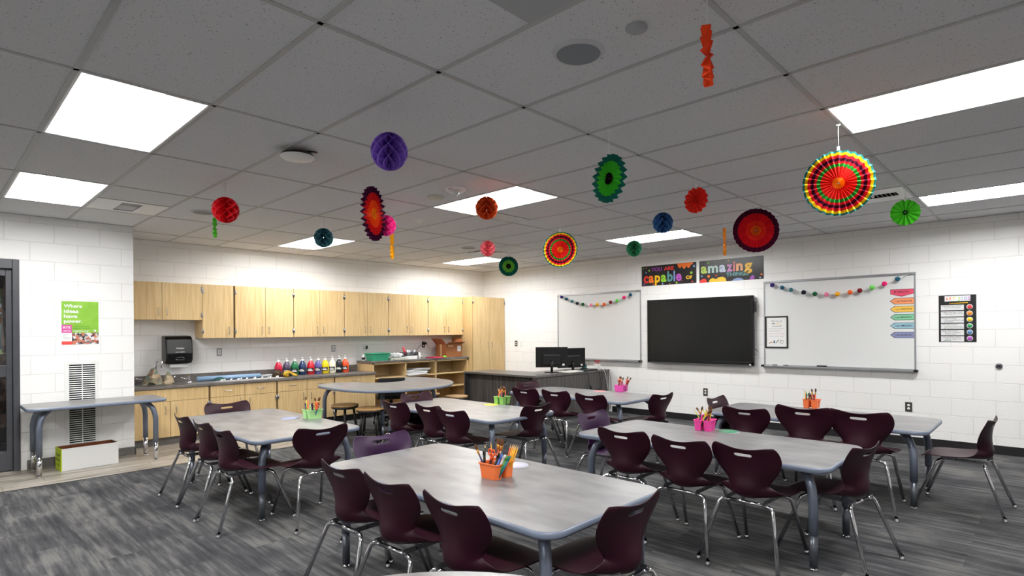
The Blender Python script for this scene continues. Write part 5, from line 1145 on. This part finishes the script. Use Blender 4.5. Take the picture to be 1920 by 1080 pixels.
def tool(kind, cname, col):
    """prototype standing along +Z with its foot at the origin"""
    key = (kind, cname)
    if key in TOOLS: return TOOLS[key], False
    nm = {'pencil': 'pencil', 'brush': 'paint_brush', 'marker': 'marker', 'scissors': 'scissors'}[kind]
    t = thing(nm, nm, {'pencil': 'pencil', 'brush': 'paint brush', 'marker': 'marker', 'scissors': 'scissors'}[kind]); m = mat('tool_%d_%d_%d' % col, col, .35)
    if kind == 'pencil':
        bm = bmesh.new(); tube(bm, [(0, 0, 0), (0, 0, .160)], .0037, 6); obj('barrel', bm, m, t)
        bm = bmesh.new(); lathe(bm, [(.0037, .160), (.0012, .176), (0, .18)], 8); obj('tip', bm, pm('bare_wood', 216, 180, 130), t)
    elif kind == 'brush':
        bm = bmesh.new(); tube(bm, [(0, 0, 0), (0, 0, .06), (0, 0, .135)], [.003, .0055, .0045], 8); obj('handle', bm, m, t)
        bm = bmesh.new(); tube(bm, [(0, 0, .133), (0, 0, .165)], [.005, .0065], 8); obj('ferrule', bm, pm('brass_ferrule', 206, 150, 70, metal=.7), t)
        bm = bmesh.new(); lathe(bm, [(.0065, .163), (.0085, .178), (.006, .192), (0, .198)], 8); obj('bristles', bm, pm('bristle_brown', 96, 60, 34, rough=.9), t)
    elif kind == 'marker':
        bm = bmesh.new(); tube(bm, [(0, 0, 0), (0, 0, .115)], .0065, 10); obj('barrel', bm, m, t)
        bm = bmesh.new(); tube(bm, [(0, 0, .1155), (0, 0, .142)], [.0072, .0058], 10); obj('cap', bm, m, t)
    else:
        for s in (-1, 1):
            bm = bmesh.new(); tube(bm, [(s*.013+.011*math.cos(a*PI/6), 0, .135+.018*math.sin(a*PI/6)) for a in range(12)], .0042, 6, closed=True); tube(bm, [(s*.008, 0, .118), (0, s*.001, .09)], .004, 6); obj('handle', bm, m, t)
            bm = bmesh.new(); box(bm, -.004, .004, s*.001-.0008, s*.001+.0008, 0, .095); obj('blade', bm, M['steel'], t)
    TOOLS[key] = t; return t, True
COLR = {'yellow': (240, 176, 30), 'black': (20, 20, 24), 'navy': (30, 34, 84), 'orange': (240, 96, 40), 'red': (190, 36, 44), 'blue': (60, 110, 190), 'green': (70, 150, 60), 'white': (226, 226, 226), 'dark red': (110, 22, 30), 'lime': (200, 220, 60), 'teal': (40, 120, 130), 'wood': (214, 170, 110)}
def fill(cx, cy, rz, items, where):
    ca, sa = math.cos(rz), math.sin(rz)
    for k, (kind, cn, lx, ly, ax, ay) in enumerate(items):
        p, new = tool(kind, cn, COLR[cn]); wx, wy = cx+lx*ca-ly*sa, cy+lx*sa+ly*ca
        noun = {'pencil': 'pencil', 'brush': 'paint brush', 'marker': 'marker', 'scissors': 'scissors'}[kind]
        lb = '%s %s standing in the %s' % (cn, noun, where); gp = '%s %s in the %s' % (cn, noun, where)
        o = p if new else dup(p)
        o['label'] = lb; o['group'] = gp; o.location = (wx, wy, H+.0045+.001*(k % 3))
        d = Vector((ax, ay, 1)).normalized(); o.rotation_mode = 'QUATERNION'; o.rotation_quaternion = Vector((0, 0, 1)).rotation_difference(d)
def rand_fill(seed, bins, n, kinds):
    r = random.Random(seed); out = []
    for k in range(n):
        bx, by, hx, hy, ax, ay = bins[k % len(bins)]; kd, cn = kinds[k % len(kinds)]
        out.append((kd, cn, bx+r.uniform(-hx, hx)*.55, by+r.uniform(-hy, hy)*.45, ax+r.uniform(-.22, .22), ay+r.uniform(-.16, .16)))
    return out
cads = [
 (1.142, 1.667, .05, (244, 122, 62), 'orange caddy on the table nearest the camera', 'orange caddy nearest the camera'),
 (-1.693, 2.011, PI/2, (176, 228, 152), 'pale green caddy on the left table with its long side to the camera', 'pale green caddy on the left table'),
 (-1.055, 3.894, PI+.1, (146, 204, 108), 'green caddy beside the yellow disc on the middle table', 'green caddy beside the yellow disc'),
 (-0.751, 5.798, .1, (244, 90, 186), 'pink caddy on the back table near the desk', 'pink caddy on the back table'),
 (1.355, 3.803, PI+.1, (250, 76, 168), 'bright pink caddy on the table with the green disc', 'bright pink caddy beside the green disc'),
 (1.598, 5.727, PI, (250, 124, 68), 'orange caddy on the right back table', 'orange caddy on the right back table')]
LB, C1, C2 = (0, -.040, .055, .02), (-.038, .040, .018, .018), (.038, .040, .018, .018)
for k, (x, y, rz, col, lb, wh_) in enumerate(cads):
    caddy(x, y, rz, col, lb)
    if k == 0:
        it = [('marker', 'black', -.055, -.03, -.05, -.05), ('pencil', 'black', -.04, -.05, .02, 0), ('marker', 'dark red', -.03, -.03, .08, .1), ('brush', 'navy', -.015, -.045, -.55, -.1), ('scissors', 'orange', -.02, -.03, .1, .0), ('marker', 'black', .0, -.05, .25, .3),
              ('marker', 'navy', .005, -.035, .3, .25), ('marker', 'blue', .015, -.05, .35, .25), ('marker', 'white', .025, -.045, .4, .3), ('marker', 'red', .03, -.035, .42, .3), ('marker', 'green', .04, -.045, .42, .32), ('marker', 'teal', .05, -.04, .45, .32),
              ('brush', 'orange', -.038, .04, .05, .1), ('brush', 'dark red', -.045, .045, .0, .1), ('brush', 'wood', -.03, .035, .2, .05), ('pencil', 'yellow', -.045, .03, -.15, 0), ('brush', 'navy', -.03, .05, .1, .1)]
        for q in range(8): it.append(('pencil', 'yellow' if q % 4 else 'orange', .025+.008*(q % 4), .032+.012*(q//4), .22+.03*(q % 4), .12+.05*(q//4)))
    elif k == 1: it = rand_fill(3, [LB+(0, -.1), LB+(.35, .0), LB+(-.35, 0), C1+(-.2, .1), C2+(.25, .1)], 20, [('marker', 'navy'), ('brush', 'black'), ('marker', 'dark red'), ('pencil', 'lime'), ('brush', 'orange'), ('marker', 'red'), ('scissors', 'orange'), ('marker', 'teal'), ('pencil', 'orange')])
    elif k == 2: it = rand_fill(5, [C1+(.0, .0), C2+(.35, .2), C1+(.1, 0), LB+(-.3, -.1)], 16, [('brush', 'dark red'), ('pencil', 'orange'), ('brush', 'black'), ('pencil', 'yellow'), ('brush', 'red'), ('marker', 'teal')])
    elif k == 3: it = rand_fill(8, [C2+(.3, .1), LB+(.15, 0), C1+(-.1, .2)], 13, [('brush', 'black'), ('scissors', 'red'), ('brush', 'wood'), ('pencil', 'orange'), ('marker', 'black')])
    elif k == 4: it = rand_fill(11, [C2+(.45, .1), C1+(.0, .1), LB+(-.35, -.2), C2+(.5, .0)], 15, [('brush', 'navy'), ('pencil', 'yellow'), ('pencil', 'lime'), ('brush', 'black'), ('pencil', 'orange'), ('brush', 'dark red')])
    else: it = rand_fill(14, [C2+(.1, .0), C1+(-.1, .0), LB+(-.3, .0)], 15, [('marker', 'black'), ('brush', 'orange'), ('marker', 'navy'), ('pencil', 'yellow'), ('marker', 'dark red'), ('pencil', 'green')])
    if k == 4:  # brushes lean towards the wall corner of the room
        pass
    fill(x, y, rz, it, wh_)
for x, y, c, lb in ((1.031, 1.93, (206, 204, 220), 'pale lavender paper disc on the table nearest the camera'), (-1.855, 1.869, (158, 164, 200), 'blue-lavender paper disc on the left table'), (-1.106, 3.773, (232, 220, 60), 'yellow paper disc on the middle table'),
                    (-0.994, 5.656, (226, 130, 130), 'coral paper disc on the back table'), (1.517, 3.854, (72, 150, 110), 'green paper disc on the pink caddy table'), (1.821, 5.575, (238, 158, 106), 'orange paper disc on the right back table')):
    t = thing('paper_disc', lb, 'paper disc', (x, y, H+.0008), group='table number discs')
    bm = bmesh.new(); lathe(bm, [(0, .0006), (.095, .0006), (.095, 0)], 36); obj('clear_film', bm, mat('laminate_film', (196, 196, 198), .15), t)
    bm = bmesh.new(); lathe(bm, [(0, .0014), (.082, .0014), (.082, .0006)], 36); obj('disc', bm, mat('disc_%d_%d_%d' % c, c, .5), t)
